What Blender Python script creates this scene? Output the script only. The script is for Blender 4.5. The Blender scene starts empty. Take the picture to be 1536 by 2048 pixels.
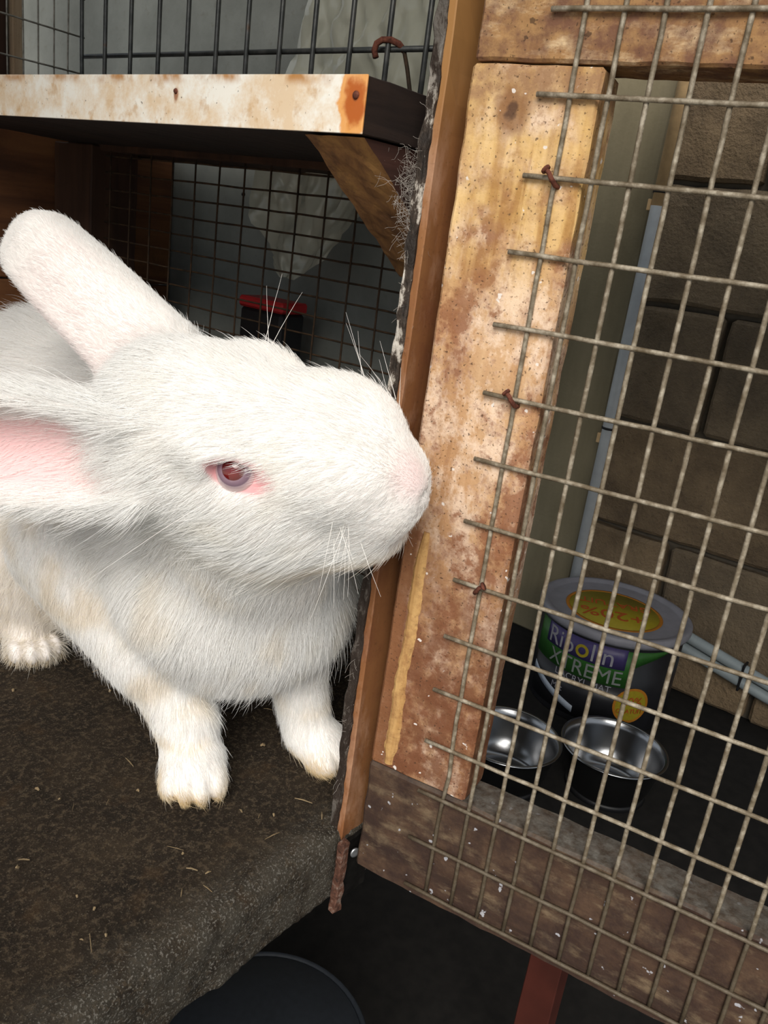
import bpy, bmesh, math, random
import numpy as np
from mathutils import Vector, Matrix, noise

random.seed(7)
rng = np.random.default_rng(11)
SC = bpy.context.scene
COL = SC.collection

# ------------------------------------------------------------------ camera, sky, sun, exposure
# Axes: X runs along the hutch front (to the right), Y goes into the hutch, Z is up.
# The origin is the front hinge corner on the top of the concrete slab.
CAM = np.array((-0.26014, -0.19147, 0.27))
CR = np.array(((0.61706653, -0.77631259, 0.12871544),      # camera right
               (-0.17375463, -0.2939501, -0.93989503),     # camera down
               (0.76748826, 0.55761286, -0.31627467)))     # camera forward
cam = bpy.data.cameras.new('camera')
cam.sensor_fit = 'VERTICAL'; cam.sensor_height = 24.0; cam.lens = 24.0 * 1657 / 2048
cam.clip_start = 0.01; cam.clip_end = 50
camo = bpy.data.objects.new('camera', cam); COL.objects.link(camo)
camo.matrix_world = Matrix(((CR[0][0], -CR[1][0], -CR[2][0], CAM[0]),
                            (CR[0][1], -CR[1][1], -CR[2][1], CAM[1]),
                            (CR[0][2], -CR[1][2], -CR[2][2], CAM[2]), (0, 0, 0, 1)))
SC.camera = camo

world = bpy.data.worlds.new('world'); SC.world = world; world.use_nodes = True
bg = world.node_tree.nodes['Background']
bg.inputs[0].default_value = (0.86, 0.93, 1.0, 1); bg.inputs[1].default_value = 0.46

sun = bpy.data.lights.new('sun', 'SUN'); sun.energy = 2.5; sun.angle = math.radians(38); sun.color = (1.0, 0.95, 0.87)
suno = bpy.data.objects.new('sun', sun); COL.objects.link(suno)
suno.rotation_euler = Vector((0.68, 0.36, -0.62)).to_track_quat('-Z', 'Y').to_euler()

vs = SC.view_settings
vs.view_transform = 'Standard'; vs.look = 'None'; vs.gamma = 1.0; vs.use_curve_mapping = False
vs.exposure = 0.70
SC.cycles.max_bounces = 8; SC.cycles.diffuse_bounces = 4; SC.cycles.use_adaptive_sampling = True; SC.cycles.adaptive_threshold = 0.05; SC.cycles.transparent_max_bounces = 16

# ------------------------------------------------------------------ object helpers
def link(o, parent=None):
    COL.objects.link(o)
    if parent is not None: o.parent = parent
    return o
def tag(o, label=None, cat=None, group=None, kind=None):
    if label: o['label'] = label
    if cat: o['category'] = cat
    if group: o['group'] = group
    if kind: o['kind'] = kind
    return o
def empty(name, loc=(0, 0, 0), rz=0.0):
    o = bpy.data.objects.new(name, None); o.empty_display_size = 0.02
    o.location = loc; o.rotation_euler = (0, 0, rz); return link(o)
def mesh_obj(name, verts, faces, mat, parent=None, smooth=False):
    me = bpy.data.meshes.new(name); me.from_pydata([tuple(v) for v in verts], [], [tuple(f) for f in faces])
    me.materials.append(mat)
    if smooth: me.shade_smooth()
    return link(bpy.data.objects.new(name, me), parent)
def bm_obj(name, bm, mat, parent=None, smooth=False):
    me = bpy.data.meshes.new(name); bm.to_mesh(me); bm.free(); me.materials.append(mat)
    if smooth: me.shade_smooth()
    return link(bpy.data.objects.new(name, me), parent)
def board(name, lo, hi, mat, parent=None, cell=0.006, amp=0.0004, bev=0.0008, freq=90.0, maxseg=60):
    """a sawn piece: bevelled box with uneven faces"""
    lo, hi = Vector(lo), Vector(hi); d = hi - lo
    bm = bmesh.new(); bmesh.ops.create_cube(bm, size=1.0)
    for v in bm.verts: v.co = Vector((lo[i] + (v.co[i] + 0.5) * d[i] for i in range(3)))
    for ax in range(3):
        n = min(maxseg, int(d[ax] / cell))
        if n > 1:
            ed = [e for e in bm.edges if abs((e.verts[0].co - e.verts[1].co)[ax]) > d[ax] * 0.9]
            bmesh.ops.subdivide_edges(bm, edges=ed, cuts=n - 1, use_grid_fill=True)
    if bev:
        ed = [e for e in bm.edges if e.is_manifold and e.calc_face_angle(0) > 1.0]
        bmesh.ops.bevel(bm, geom=ed, offset=bev, segments=1, affect='EDGES', clamp_overlap=True)
    if amp:
        for v in bm.verts:
            p = v.co * freq
            v.co = v.co + Vector((noise.noise(p), noise.noise(p + Vector((31, 7, 3))), noise.noise(p + Vector((5, 57, 13))))) * amp
    return bm_obj(name, bm, mat, parent)
def tube(bm, pts, r, n=7, caps=True):
    pts = [Vector(p) for p in pts]; rings = []
    up = None
    for i, p in enumerate(pts):
        t = (pts[min(i + 1, len(pts) - 1)] - pts[max(i - 1, 0)]).normalized()
        if up is None:
            up = t.orthogonal().normalized()
        up = (up - t * up.dot(t)).normalized(); sd = t.cross(up)
        rr = r[i] if isinstance(r, (list, tuple)) else r
        rings.append([bm.verts.new(p + (up * math.cos(a) + sd * math.sin(a)) * rr) for a in [2 * math.pi * k / n for k in range(n)]])
    for a, b in zip(rings, rings[1:]):
        for k in range(n): bm.faces.new((a[k], a[(k + 1) % n], b[(k + 1) % n], b[k]))
    if caps: bm.faces.new(rings[0][::-1]); bm.faces.new(rings[-1])
def tube_obj(name, pts, r, mat, parent=None, n=7):
    bm = bmesh.new(); tube(bm, pts, r, n); return bm_obj(name, bm, mat, parent, True)
def lathe_obj(name, prof, mat, parent=None, seg=64, center=(0, 0, 0), smooth=True):
    vs_, fs = [], []
    for r, z in prof:
        for k in range(seg):
            a = 2 * math.pi * k / seg; vs_.append((center[0] + r * math.cos(a), center[1] + r * math.sin(a), center[2] + z))
    m = len(prof)
    for i in range(m - 1):
        for k in range(seg): fs.append((i * seg + k, i * seg + (k + 1) % seg, (i + 1) * seg + (k + 1) % seg, (i + 1) * seg + k))
    return mesh_obj(name, vs_, fs, mat, parent, smooth)

# ------------------------------------------------------------------ material helpers
class NT:
    def __init__(s, name):
        s.m = bpy.data.materials.new(name); s.m.use_nodes = True
        s.t = s.m.node_tree; s.b = s.t.nodes['Principled BSDF']
        s.tc = s.t.nodes.new('ShaderNodeTexCoord')
    def n(s, typ, **kw):
        nd = s.t.nodes.new(typ)
        for k, v in kw.items(): setattr(nd, k, v)
        return nd
    def l(s, a, b): s.t.links.new(a, b)
    def mapped(s, scale=(1, 1, 1), rot=(0, 0, 0), loc=(0, 0, 0)):
        m = s.n('ShaderNodeMapping'); m.inputs['Scale'].default_value = scale; m.inputs['Rotation'].default_value = rot
        m.inputs['Location'].default_value = loc
        s.l(s.tc.outputs['Object'], m.inputs['Vector']); return m.outputs[0]
    def noise(s, scale, detail=4, rough=0.55, vec=None, dist=0.0):
        nd = s.n('ShaderNodeTexNoise'); nd.inputs['Scale'].default_value = scale; nd.inputs['Detail'].default_value = detail
        nd.inputs['Roughness'].default_value = rough; nd.inputs['Distortion'].default_value = dist
        s.l(vec if vec is not None else s.tc.outputs['Object'], nd.inputs['Vector']); return nd.outputs['Fac']
    def ramp(s, fac, stops, mode='LINEAR'):
        r = s.n('ShaderNodeValToRGB'); r.color_ramp.interpolation = mode; e = r.color_ramp.elements
        while len(e) < len(stops): e.new(0.5)
        for el, (p, c) in zip(e, stops):
            el.position = p; el.color = (c, c, c, 1) if isinstance(c, (int, float)) else (*c, 1)
        s.l(fac, r.inputs[0]); return r.outputs[0]
    def mix(s, fac, a, b, blend='MIX'):
        m = s.n('ShaderNodeMix', data_type='RGBA', blend_type=blend)
        for sock, val in ((m.inputs[0], fac), (m.inputs[6], a), (m.inputs[7], b)):
            if hasattr(val, 'links'): s.l(val, sock)
            elif isinstance(val, (int, float)): sock.default_value = val
            else: sock.default_value = (*val, 1)
        return m.outputs[2]
    def math(s, op, a, b=0.0, clamp=False):
        m = s.n('ShaderNodeMath', operation=op); m.use_clamp = clamp
        for sock, val in ((m.inputs[0], a), (m.inputs[1], b)):
            if hasattr(val, 'links'): s.l(val, sock)
            else: sock.default_value = val
        return m.outputs[0]
    def sep(s):
        x = s.n('ShaderNodeSeparateXYZ'); s.l(s.tc.outputs['Object'], x.inputs[0]); return x.outputs
    def dist(s, p, scale=(1, 1, 1)):
        """distance of the surface point from p, in metres, axes weighted"""
        m = s.n('ShaderNodeMapping'); m.inputs['Location'].default_value = [-p[i] * scale[i] for i in range(3)]
        m.inputs['Scale'].default_value = scale
        s.l(s.tc.outputs['Object'], m.inputs['Vector'])
        v = s.n('ShaderNodeVectorMath', operation='LENGTH'); s.l(m.outputs[0], v.inputs[0]); return v.outputs['Value']
    def smooth(s, v, a, b, o0=0.0, o1=1.0):
        m = s.n('ShaderNodeMapRange', interpolation_type='SMOOTHSTEP')
        m.inputs[1].default_value = a; m.inputs[2].default_value = b; m.inputs[3].default_value = o0; m.inputs[4].default_value = o1
        s.l(v, m.inputs[0]); return m.outputs[0]
    def out(s, col=None, rough=0.7, metal=0.0, bump=None, bs=0.3, bd=0.001, spec=0.3):
        b = s.b
        if col is not None:
            if hasattr(col, 'links'): s.l(col, b.inputs['Base Color'])
            else: b.inputs['Base Color'].default_value = (*col, 1)
        if hasattr(rough, 'links'): s.l(rough, b.inputs['Roughness'])
        else: b.inputs['Roughness'].default_value = rough
        b.inputs['Metallic'].default_value = metal; b.inputs['Specular IOR Level'].default_value = spec
        if bump is not None:
            bn = s.n('ShaderNodeBump'); bn.inputs['Strength'].default_value = bs; bn.inputs['Distance'].default_value = bd
            s.l(bump, bn.inputs['Height']); s.l(bn.outputs[0], b.inputs['Normal'])
        return s.m

def plain(name, col, rough=0.6, metal=0.0, var=0.15, scale=200, spec=0.3, bs=0.15):
    m = NT(name); n = m.noise(scale)
    lo = tuple(c * (1 - var) for c in col); hi = tuple(min(1, c * (1 + var)) for c in col)
    return m.out(m.ramp(n, [(0.3, lo), (0.7, hi)]), rough, metal, n, bs, 0.0005, spec)

def wood(name, light, mid, dark, grain='z', gscale=60, stain=None, stain_scale=25, stain_lo=0.5, stain_hi=0.7, speck=0.35,
         pale=None, rough=0.8, loc=(0, 0, 0)):
    m = NT(name)
    sc = {'x': (0.06, 1, 1), 'y': (1, 0.06, 1), 'z': (1, 1, 0.06)}[grain]
    g = m.noise(gscale * 4, 5, 0.6, m.mapped(sc, loc=loc), 0.6)
    g2 = m.noise(gscale, 3, 0.5, m.mapped(sc, loc=(loc[0] + 3, loc[1], loc[2])), 1.5)
    gg = m.math('ADD', m.math('MULTIPLY', g, 0.45), m.math('MULTIPLY', g2, 0.55))
    col = m.ramp(gg, [(0.34, dark), (0.47, mid), (0.62, light)])
    if pale:
        pn = m.noise(stain_scale * 1.7, 6, 0.7, m.mapped(tuple(0.35 + 0.65 * (q == 1) for q in sc), loc=(9, 1, 4)))
        col = m.mix(m.ramp(pn, [(0.5, 0.0), (0.66, 0.75)]), col, pale)
    if stain:
        sn = m.noise(stain_scale, 6, 0.68, m.mapped(loc=(1, 8, 2)))
        col = m.mix(m.ramp(sn, [(stain_lo, 0.0), (stain_hi, 0.85)]), col, stain)
    if speck:
        sp = m.noise(900, 2, 0.5)
        sp2 = m.noise(340, 2, 0.5, m.mapped(loc=(2, 2, 2)))
        col = m.mix(m.ramp(sp, [(0.64, 0.0), (0.70, speck)]), col, (0.05, 0.025, 0.012))
        col = m.mix(m.ramp(sp2, [(0.68, 0.0), (0.72, speck)]), col, (0.04, 0.02, 0.01))
    return m, col, gg

# ------------------------------------------------------------------ materials
def mk_materials():
    M = {}
    # concrete slab: dark, soiled, gritty
    m = NT('soiled_concrete')
    n1 = m.noise(28, 7, 0.7); n2 = m.noise(300, 8, 0.8); n3 = m.noise(1000, 3, 0.6)
    col = m.ramp(n1, [(0.32, (0.013, 0.0085, 0.0047)), (0.5, (0.029, 0.0190, 0.0105)), (0.68, (0.060, 0.041, 0.023))])
    col = m.mix(m.ramp(n2, [(0.50, 0.0), (0.60, 0.95)]), col, (0.125, 0.090, 0.055))
    col = m.mix(m.ramp(n3, [(0.60, 0.0), (0.68, 0.8)]), col, (0.19, 0.155, 0.11))
    col = m.mix(m.ramp(m.noise(45, 4, 0.6, m.mapped(loc=(6, 2, 0))), [(0.58, 0.0), (0.72, 0.55)]), col, (0.095, 0.052, 0.020))
    s = m.sep()
    # the soil has worn off towards the front lip and on the front face: bare grey cement
    wear = m.math('MULTIPLY', m.smooth(s[1], 0.03, -0.003), m.ramp(m.noise(60, 5, 0.7), [(0.36, 0.0), (0.58, 0.8)]), True)
    col = m.mix(wear, col, (0.10, 0.088, 0.068))
    grit = m.math('MULTIPLY', m.smooth(s[1], 0.022, 0.002), m.ramp(n3, [(0.55, 0.0), (0.63, 0.8)]))
    col = m.mix(grit, col, (0.30, 0.28, 0.245))
    hgt = m.math('ADD', n2, m.math('MULTIPLY', n3, 0.5))
    M['slab'] = m.out(col, 0.88, 0, hgt, 1.0, 0.0035, 0.25)
    # rendered grey board beside the hutch
    m = NT('grey_board'); n1 = m.noise(14, 6, 0.6); n2 = m.noise(160, 4, 0.6)
    col = m.ramp(n1, [(0.3, (0.17, 0.175, 0.155)), (0.55, (0.24, 0.247, 0.222)), (0.75, (0.31, 0.315, 0.285))])
    col = m.mix(m.ramp(n2, [(0.6, 0.0), (0.72, 0.35)]), col, (0.17, 0.15, 0.12))
    M['board'] = m.out(col, 0.8, 0, n2, 0.25, 0.001)
    # concrete blocks
    for i, (a, b) in enumerate((((0.085, 0.064, 0.043), (0.20, 0.148, 0.092)), ((0.080, 0.070, 0.055), (0.17, 0.142, 0.108)), ((0.10, 0.070, 0.043), (0.22, 0.155, 0.09)))):
        m = NT('block_%d' % i); n1 = m.noise(9 + i, 7, 0.68); n2 = m.noise(150, 4, 0.65)
        col = m.ramp(n1, [(0.3, a), (0.7, b)])
        col = m.mix(m.ramp(n2, [(0.58, 0.0), (0.75, 0.5)]), col, (0.05, 0.042, 0.034))
        M['block%d' % i] = m.out(col, 0.9, 0, m.math('ADD', n2, n1), 0.8, 0.006)
    M['mortar'] = plain('mortar', (0.085, 0.070, 0.052), 0.95, scale=90, bs=0.6)
    m = NT('wall_render'); n1 = m.noise(6, 6, 0.6, m.mapped((1, 1.6, 0.4))); n2 = m.noise(120)
    M['render'] = m.out(m.ramp(n1, [(0.3, (0.14, 0.118, 0.07)), (0.7, (0.26, 0.22, 0.14))]), 0.9, 0, n2, 0.3, 0.002)
    M['earth'] = plain('dark_earth', (0.006, 0.0052, 0.0045), 0.95, scale=60, var=0.5, bs=0.6)
    # door wood: bright, stained and chewed; dirtier towards the floor
    m, col, g = wood('door_stile', (0.60, 0.395, 0.225), (0.47, 0.27, 0.135), (0.29, 0.14, 0.062), 'z', 26, speck=0)
    mot = m.noise(170, 8, 0.72); mot2 = m.noise(75, 6, 0.7, m.mapped((1, 1, 0.45), loc=(3, 1, 7))); big = m.noise(30, 4, 0.6, m.mapped((1, 1, 0.5), loc=(1, 6, 2)))
    col = m.mix(m.ramp(m.math('ADD', m.math('MULTIPLY', mot2, 0.6), m.math('MULTIPLY', mot, 0.4)), [(0.46, 0.0), (0.55, 0.9)]), col, (0.74, 0.56, 0.42))
    col = m.mix(m.ramp(m.math('ADD', m.math('MULTIPLY', mot, 0.5), m.math('MULTIPLY', big, 0.5)), [(0.475, 0.0), (0.555, 0.9)]), col, (0.24, 0.095, 0.042))
    s = m.sep()
    low = m.smooth(s[2], 0.20, 0.10)
    dn = m.ramp(m.noise(110, 7, 0.7, m.mapped(loc=(5, 5, 1))), [(0.34, 0.40), (0.54, 1.0)])
    col = m.mix(m.math('MULTIPLY', m.math('MULTIPLY', low, dn), 0.92), col, (0.135, 0.048, 0.020))
    old = m.math('MULTIPLY', m.smooth(m.math('ADD', s[0], m.math('MULTIPLY', m.math('SUBTRACT', mot2, 0.5), 0.006)), -0.0295, -0.0315), m.smooth(s[2], 0.175, 0.155))
    col = m.mix(m.math('MULTIPLY', old, 0.85), col, m.ramp(g, [(0.35, (0.12, 0.045, 0.018)), (0.65, (0.24, 0.10, 0.04))]))
    clean = m.math('MULTIPLY', m.smooth(s[2], 0.24, 0.285), m.ramp(m.noise(60, 4), [(0.36, 0.1), (0.55, 0.8)]))
    grn = m.ramp(m.noise(150, 3, 0.5, m.mapped((1, 1, 0.05)), 1.0), [(0.40, (0.42, 0.23, 0.065)), (0.50, (0.64, 0.41, 0.15)), (0.6, (0.70, 0.47, 0.20))])
    col = m.mix(clean, col, grn)
    topst = m.math('MULTIPLY', m.smooth(s[2], 0.312, 0.322), m.ramp(m.noise(140, 6, 0.7, m.mapped(loc=(2, 9, 4))), [(0.36, 0.2), (0.56, 0.9)]))
    col = m.mix(topst, col, (0.30, 0.165, 0.085))
    kd = m.math('ADD', m.dist((-0.0198, 0, 0.315), (1, 0.2, 0.8)), m.math('MULTIPLY', m.math('SUBTRACT', m.noise(160, 3), 0.5), 0.006))
    col = m.mix(m.smooth(kd, 0.0085, 0.0035, 0, 0.8), col, (0.22, 0.10, 0.04))
    col = m.mix(m.smooth(kd, 0.0028, 0.0012, 0, 0.85), col, (0.075, 0.035, 0.02))
    col = m.mix(m.ramp(m.noise(800, 3, 0.5), [(0.62, 0.0), (0.68, 0.75)]), col, (0.05, 0.022, 0.010))
    wsp = m.noise(260, 2, 0.4, m.mapped(loc=(7, 3, 5)))
    col = m.mix(m.ramp(wsp, [(0.72, 0.0), (0.74, 0.8)]), col, (0.75, 0.70, 0.66))
    M['stile'] = m.out(col, 0.75, 0, m.math('ADD', g, m.noise(500, 3)), 0.35, 0.0008)
    m, col, g = wood('door_top_rail', (0.40, 0.235, 0.10), (0.28, 0.145, 0.058), (0.16, 0.073, 0.03), 'x', 30,
                     stain=(0.13, 0.056, 0.036), stain_scale=75, stain_lo=0.42, stain_hi=0.60, pale=(0.66, 0.50, 0.31), speck=0.7)
    M['top_rail'] = m.out(col, 0.8, 0, m.math('ADD', g, m.noise(500, 3)), 0.35, 0.0008)
    m, col, g = wood('door_bottom_rail', (0.090, 0.052, 0.030), (0.050, 0.026, 0.016), (0.022, 0.012, 0.008), 'x', 30,
                     stain=(0.026, 0.013, 0.010), stain_scale=75, stain_lo=0.40, stain_hi=0.62, pale=(0.17, 0.12, 0.072), speck=0.5)
    wsp = m.noise(230, 2, 0.4, m.mapped(loc=(7, 3, 5)))
    col = m.mix(m.ramp(wsp, [(0.71, 0.0), (0.73, 0.85)]), col, (0.36, 0.36, 0.39))
    s = m.sep()   # dust lies on the upper face
    gm = m.n('ShaderNodeNewGeometry'); gz = m.n('ShaderNodeSeparateXYZ'); m.l(gm.outputs['Normal'], gz.inputs[0])
    dust = m.math('MULTIPLY', m.smooth(gz.outputs[2], 0.55, 0.9), m.ramp(m.noise(70, 5, 0.7), [(0.3, 0.45), (0.6, 1.0)]))
    col = m.mix(dust, col, m.ramp(m.noise(240, 5, 0.7), [(0.35, (0.055, 0.042, 0.031)), (0.65, (0.135, 0.126, 0.112))]))
    M['bottom_rail'] = m.out(col, 0.85, 0, m.math('ADD', g, m.noise(500, 3)), 0.4, 0.0008)
    m, col, g = wood('raw_chewed_wood', (0.50, 0.30, 0.115), (0.38, 0.205, 0.07), (0.23, 0.105, 0.035), 'z', 60, stain=(0.22, 0.095, 0.035), stain_scale=160, stain_lo=0.45, stain_hi=0.7, speck=0.3)
    M['raw'] = m.out(col, 0.8, 0, g, 0.5, 0.001)
    m, col, g = wood('brown_post', (0.27, 0.12, 0.045), (0.21, 0.085, 0.033), (0.14, 0.053, 0.022), 'z', 22,
                     stain=(0.16, 0.055, 0.026), stain_scale=26, stain_lo=0.5, stain_hi=0.72, pale=(0.42, 0.24, 0.15), speck=0.25)
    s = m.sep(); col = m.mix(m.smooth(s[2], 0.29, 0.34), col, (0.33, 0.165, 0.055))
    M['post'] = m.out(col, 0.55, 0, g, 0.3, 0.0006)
    m = NT('peeling_paint'); n = m.noise(120, 5, 0.7, m.mapped((1, 1, 0.5)))
    col = m.ramp(n, [(0.40, (0.018, 0.013, 0.010)), (0.52, (0.05, 0.036, 0.027)), (0.575, (0.42, 0.38, 0.33)), (0.7, (0.6, 0.57, 0.52))])
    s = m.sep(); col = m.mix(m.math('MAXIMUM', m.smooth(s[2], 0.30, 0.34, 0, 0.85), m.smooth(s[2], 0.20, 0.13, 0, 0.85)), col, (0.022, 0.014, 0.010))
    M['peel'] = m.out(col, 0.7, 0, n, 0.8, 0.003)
    # shelf
    m = NT('stained_white_laminate'); n1 = m.noise(38, 6, 0.72); n2 = m.noise(110, 4, 0.6, m.mapped(loc=(4, 0, 0))); n3 = m.noise(520, 3)
    col = m.mix(m.ramp(n1, [(0.44, 0.0), (0.62, 0.75)]), (0.82, 0.79, 0.72), (0.66, 0.46, 0.26))
    col = m.mix(m.ramp(n2, [(0.56, 0.0), (0.68, 0.55)]), col, (0.50, 0.28, 0.10))
    s = m.sep()
    edge = m.math('MULTIPLY', m.smooth(s[2], 0.3165, 0.3205), m.ramp(m.noise(45, 4, 0.6, m.mapped(loc=(0, 5, 0))), [(0.46, 0.0), (0.6, 0.9)]))
    col = m.mix(edge, col, (0.42, 0.19, 0.05))
    col = m.mix(m.ramp(n3, [(0.69, 0.0), (0.74, 0.75)]), col, (0.07, 0.04, 0.02))
    wob = m.math('MULTIPLY', m.math('SUBTRACT', m.noise(120, 4), 0.5), 0.008)
    rd = m.math('ADD', m.dist((-0.0165, 0.0225, 0.3125), (1, 1, 0.62)), wob)
    col = m.mix(m.smooth(rd, 0.0085, 0.0072, 0, 0.85), col, (0.72, 0.30, 0.045))
    col = m.mix(m.smooth(rd, 0.0062, 0.0035, 0, 0.9), col, (0.40, 0.085, 0.012))
    col = m.mix(m.smooth(m.math('ADD', m.dist((-0.0165, 0.0222, 0.3145)), m.math('MULTIPLY', wob, 0.3)), 0.0022, 0.0012, 0, 0.9), col, (0.10, 0.03, 0.015))
    r2 = m.math('ADD', m.dist((-0.0165, 0.1219, 0.3135), (1, 1, 0.6)), m.math('MULTIPLY', wob, 0.4))
    col = m.mix(m.smooth(r2, 0.0024, 0.0012, 0, 0.85), col, (0.28, 0.09, 0.025))
    M['laminate'] = m.out(col, 0.35, 0, n3, 0.1, 0.0004, 0.4)
    m, col, g = wood('dark_shelf_core', (0.026, 0.015, 0.011), (0.016, 0.009, 0.007), (0.009, 0.005, 0.004), 'x', 60, speck=0)
    M['core'] = m.out(col, 0.9, 0, g, 0.5, 0.001)
    m, col, g = wood('bracket_wood', (0.30, 0.155, 0.05), (0.20, 0.095, 0.034), (0.10, 0.045, 0.018), 'x', 40, stain=(0.07, 0.03, 0.016), stain_scale=60, stain_lo=0.52, stain_hi=0.7, speck=0.3)
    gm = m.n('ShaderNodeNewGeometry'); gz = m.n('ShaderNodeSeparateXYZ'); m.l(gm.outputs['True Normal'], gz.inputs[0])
    fr = m.smooth(gz.outputs[1], -0.6, -0.9)     # the front face is a darker red-brown
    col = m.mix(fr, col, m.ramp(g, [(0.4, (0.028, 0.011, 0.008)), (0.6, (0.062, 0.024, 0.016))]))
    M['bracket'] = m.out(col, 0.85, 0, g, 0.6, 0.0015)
    m, col, g = wood('back_plank', (0.20, 0.085, 0.03), (0.135, 0.052, 0.019), (0.07, 0.027, 0.012), 'x', 25, stain=(0.05, 0.02, 0.01), stain_scale=15, speck=0.2)
    M['plank'] = m.out(col, 0.75, 0, g, 0.4, 0.001)
    m, col, g = wood('dark_plank', (0.06, 0.027, 0.014), (0.038, 0.017, 0.009), (0.018, 0.008, 0.005), 'z', 25, speck=0.1)
    M['darkplank'] = m.out(col, 0.8, 0, g, 0.4, 0.001)
    m, col, g = wood('pale_lath', (0.42, 0.31, 0.20), (0.30, 0.20, 0.12), (0.18, 0.11, 0.07), 'z', 40, speck=0.3)
    M['lath'] = m.out(col, 0.8, 0, g, 0.4, 0.001)
    # metals
    m = NT('weathered_galvanised_wire'); n = m.noise(220, 4, 0.6); n2 = m.noise(900, 2)
    col = m.ramp(n, [(0.32, (0.105, 0.078, 0.046)), (0.5, (0.19, 0.155, 0.108)), (0.66, (0.36, 0.315, 0.245))])
    s = m.sep(); gum = m.smooth(s[2], 0.058, 0.035)
    col = m.mix(m.math('MULTIPLY', gum, 0.85), col, (0.062, 0.044, 0.026))
    M['wire'] = m.out(col, 0.6, 0.15, n2, 0.5, 0.0004, 0.4)
    m = NT('rusty_mesh'); n = m.noise(150, 4, 0.6)
    M['rustwire'] = m.out(m.ramp(n, [(0.35, (0.022, 0.014, 0.008)), (0.65, (0.065, 0.036, 0.018))]), 0.8, 0.1, n, 0.5, 0.0005)
    m = NT('dark_steel_bar'); n = m.noise(120, 4, 0.6)
    M['bar'] = m.out(m.ramp(n, [(0.4, (0.045, 0.047, 0.045)), (0.62, (0.085, 0.085, 0.08)), (0.75, (0.10, 0.055, 0.03))]), 0.42, 0.5, n, 0.2, 0.0004, 0.5)
    m = NT('pale_mesh'); n = m.noise(200, 3)
    M['palewire'] = m.out(m.ramp(n, [(0.35, (0.16, 0.145, 0.12)), (0.65, (0.30, 0.28, 0.24))]), 0.6, 0.2)
    m = NT('rust'); n = m.noise(350, 4, 0.7)
    M['rust'] = m.out(m.ramp(n, [(0.35, (0.055, 0.016, 0.010)), (0.65, (0.17, 0.055, 0.032))]), 0.85, 0.05, n, 0.6, 0.0008)
    m = NT('rusted_strap'); n = m.noise(160, 5, 0.7)
    M['strap'] = m.out(m.ramp(n, [(0.35, (0.03, 0.014, 0.010)), (0.5, (0.10, 0.042, 0.026)), (0.64, (0.22, 0.165, 0.135))]), 0.8, 0.1, n, 0.8, 0.0015)
    M['black_iron'] = plain('black_iron', (0.009, 0.008, 0.007), 0.6, 0.3, 0.5, 150, bs=0.8)
    M['zinc'] = plain('bright_zinc', (0.55, 0.57, 0.6), 0.35, 0.85, 0.15)
    m = NT('brushed_steel'); n = m.noise(300, 2, 0.5, m.mapped((1, 1, 30)))
    mm = m.out((0.27, 0.275, 0.285), 0.24, 1.0, n, 0.05, 0.0002, 0.5); m.b.inputs['Anisotropic'].default_value = 0.0
    M['steel'] = mm
    # plastics, paint pot
    M['pot_lid'] = plain('pot_lid_plastic', (0.19, 0.187, 0.21), 0.45, 0, 0.12, 40)
    M['pot_body'] = plain('pot_black_plastic', (0.012, 0.012, 0.014), 0.35, 0, 0.2, 40)
    M['green'] = plain('label_green', (0.025, 0.095, 0.018), 0.4, 0, 0.1)
    M['purple'] = plain('label_purple', (0.045, 0.035, 0.11), 0.4, 0, 0.1)
    M['white_ink'] = plain('white_ink', (0.23, 0.225, 0.25), 0.5, 0, 0.05)
    M['grey_ink'] = plain('grey_ink', (0.17, 0.18, 0.17), 0.4, 0, 0.05)
    M['pale_ink'] = plain('pale_blue_ink', (0.30, 0.34, 0.40), 0.4, 0, 0.05)
    M['yellow'] = plain('sticker_yellow', (0.26, 0.205, 0.012), 0.5, 0, 0.08)
    M['orange'] = plain('sticker_orange', (0.34, 0.13, 0.012), 0.5, 0, 0.08)
    M['red_ink'] = plain('red_ink', (0.36, 0.07, 0.015), 0.5, 0, 0.08)
    M['conduit'] = plain('conduit_plastic', (0.33, 0.345, 0.355), 0.4, 0, 0.12, 25)
    M['conduit_tan'] = plain('conduit_stained', (0.55, 0.37, 0.19), 0.5, 0, 0.15, 60)
    M['conduit_pale'] = plain('conduit_pale', (0.24, 0.275, 0.285), 0.4, 0, 0.1, 25)
    M['black'] = plain('black_plastic', (0.010, 0.010, 0.011), 0.45, 0, 0.2)
    M['red'] = plain('red_plastic', (0.36, 0.018, 0.02), 0.4, 0, 0.1)
    M['tub_blue'] = plain('dark_blue_tub', (0.010, 0.013, 0.018), 0.7, 0, 0.15)
    M['red_leg'] = plain('red_brown_leg', (0.060, 0.014, 0.009), 0.6, 0, 0.2, 30)
    m = NT('plastic_sheet'); n = m.noise(30, 3)
    mat = m.out((0.50, 0.49, 0.39), 0.16, 0, n, 0.4, 0.003, 0.6)
    m.b.inputs['Alpha'].default_value = 0.72; M['sheet'] = mat
    M['straw'] = plain('straw', (0.20, 0.145, 0.08), 0.8, 0, 0.35, 400)
    return M
MT = mk_materials()

# ------------------------------------------------------------------ the setting
FZ = -0.469
def struct(o, label=None): return tag(o, label, kind='structure')
struct(board('floor', (-6, -6, FZ - 0.1), (3, 6, FZ), MT['earth'], cell=0.5, amp=0, bev=0), 'dark trodden earth floor')

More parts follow.
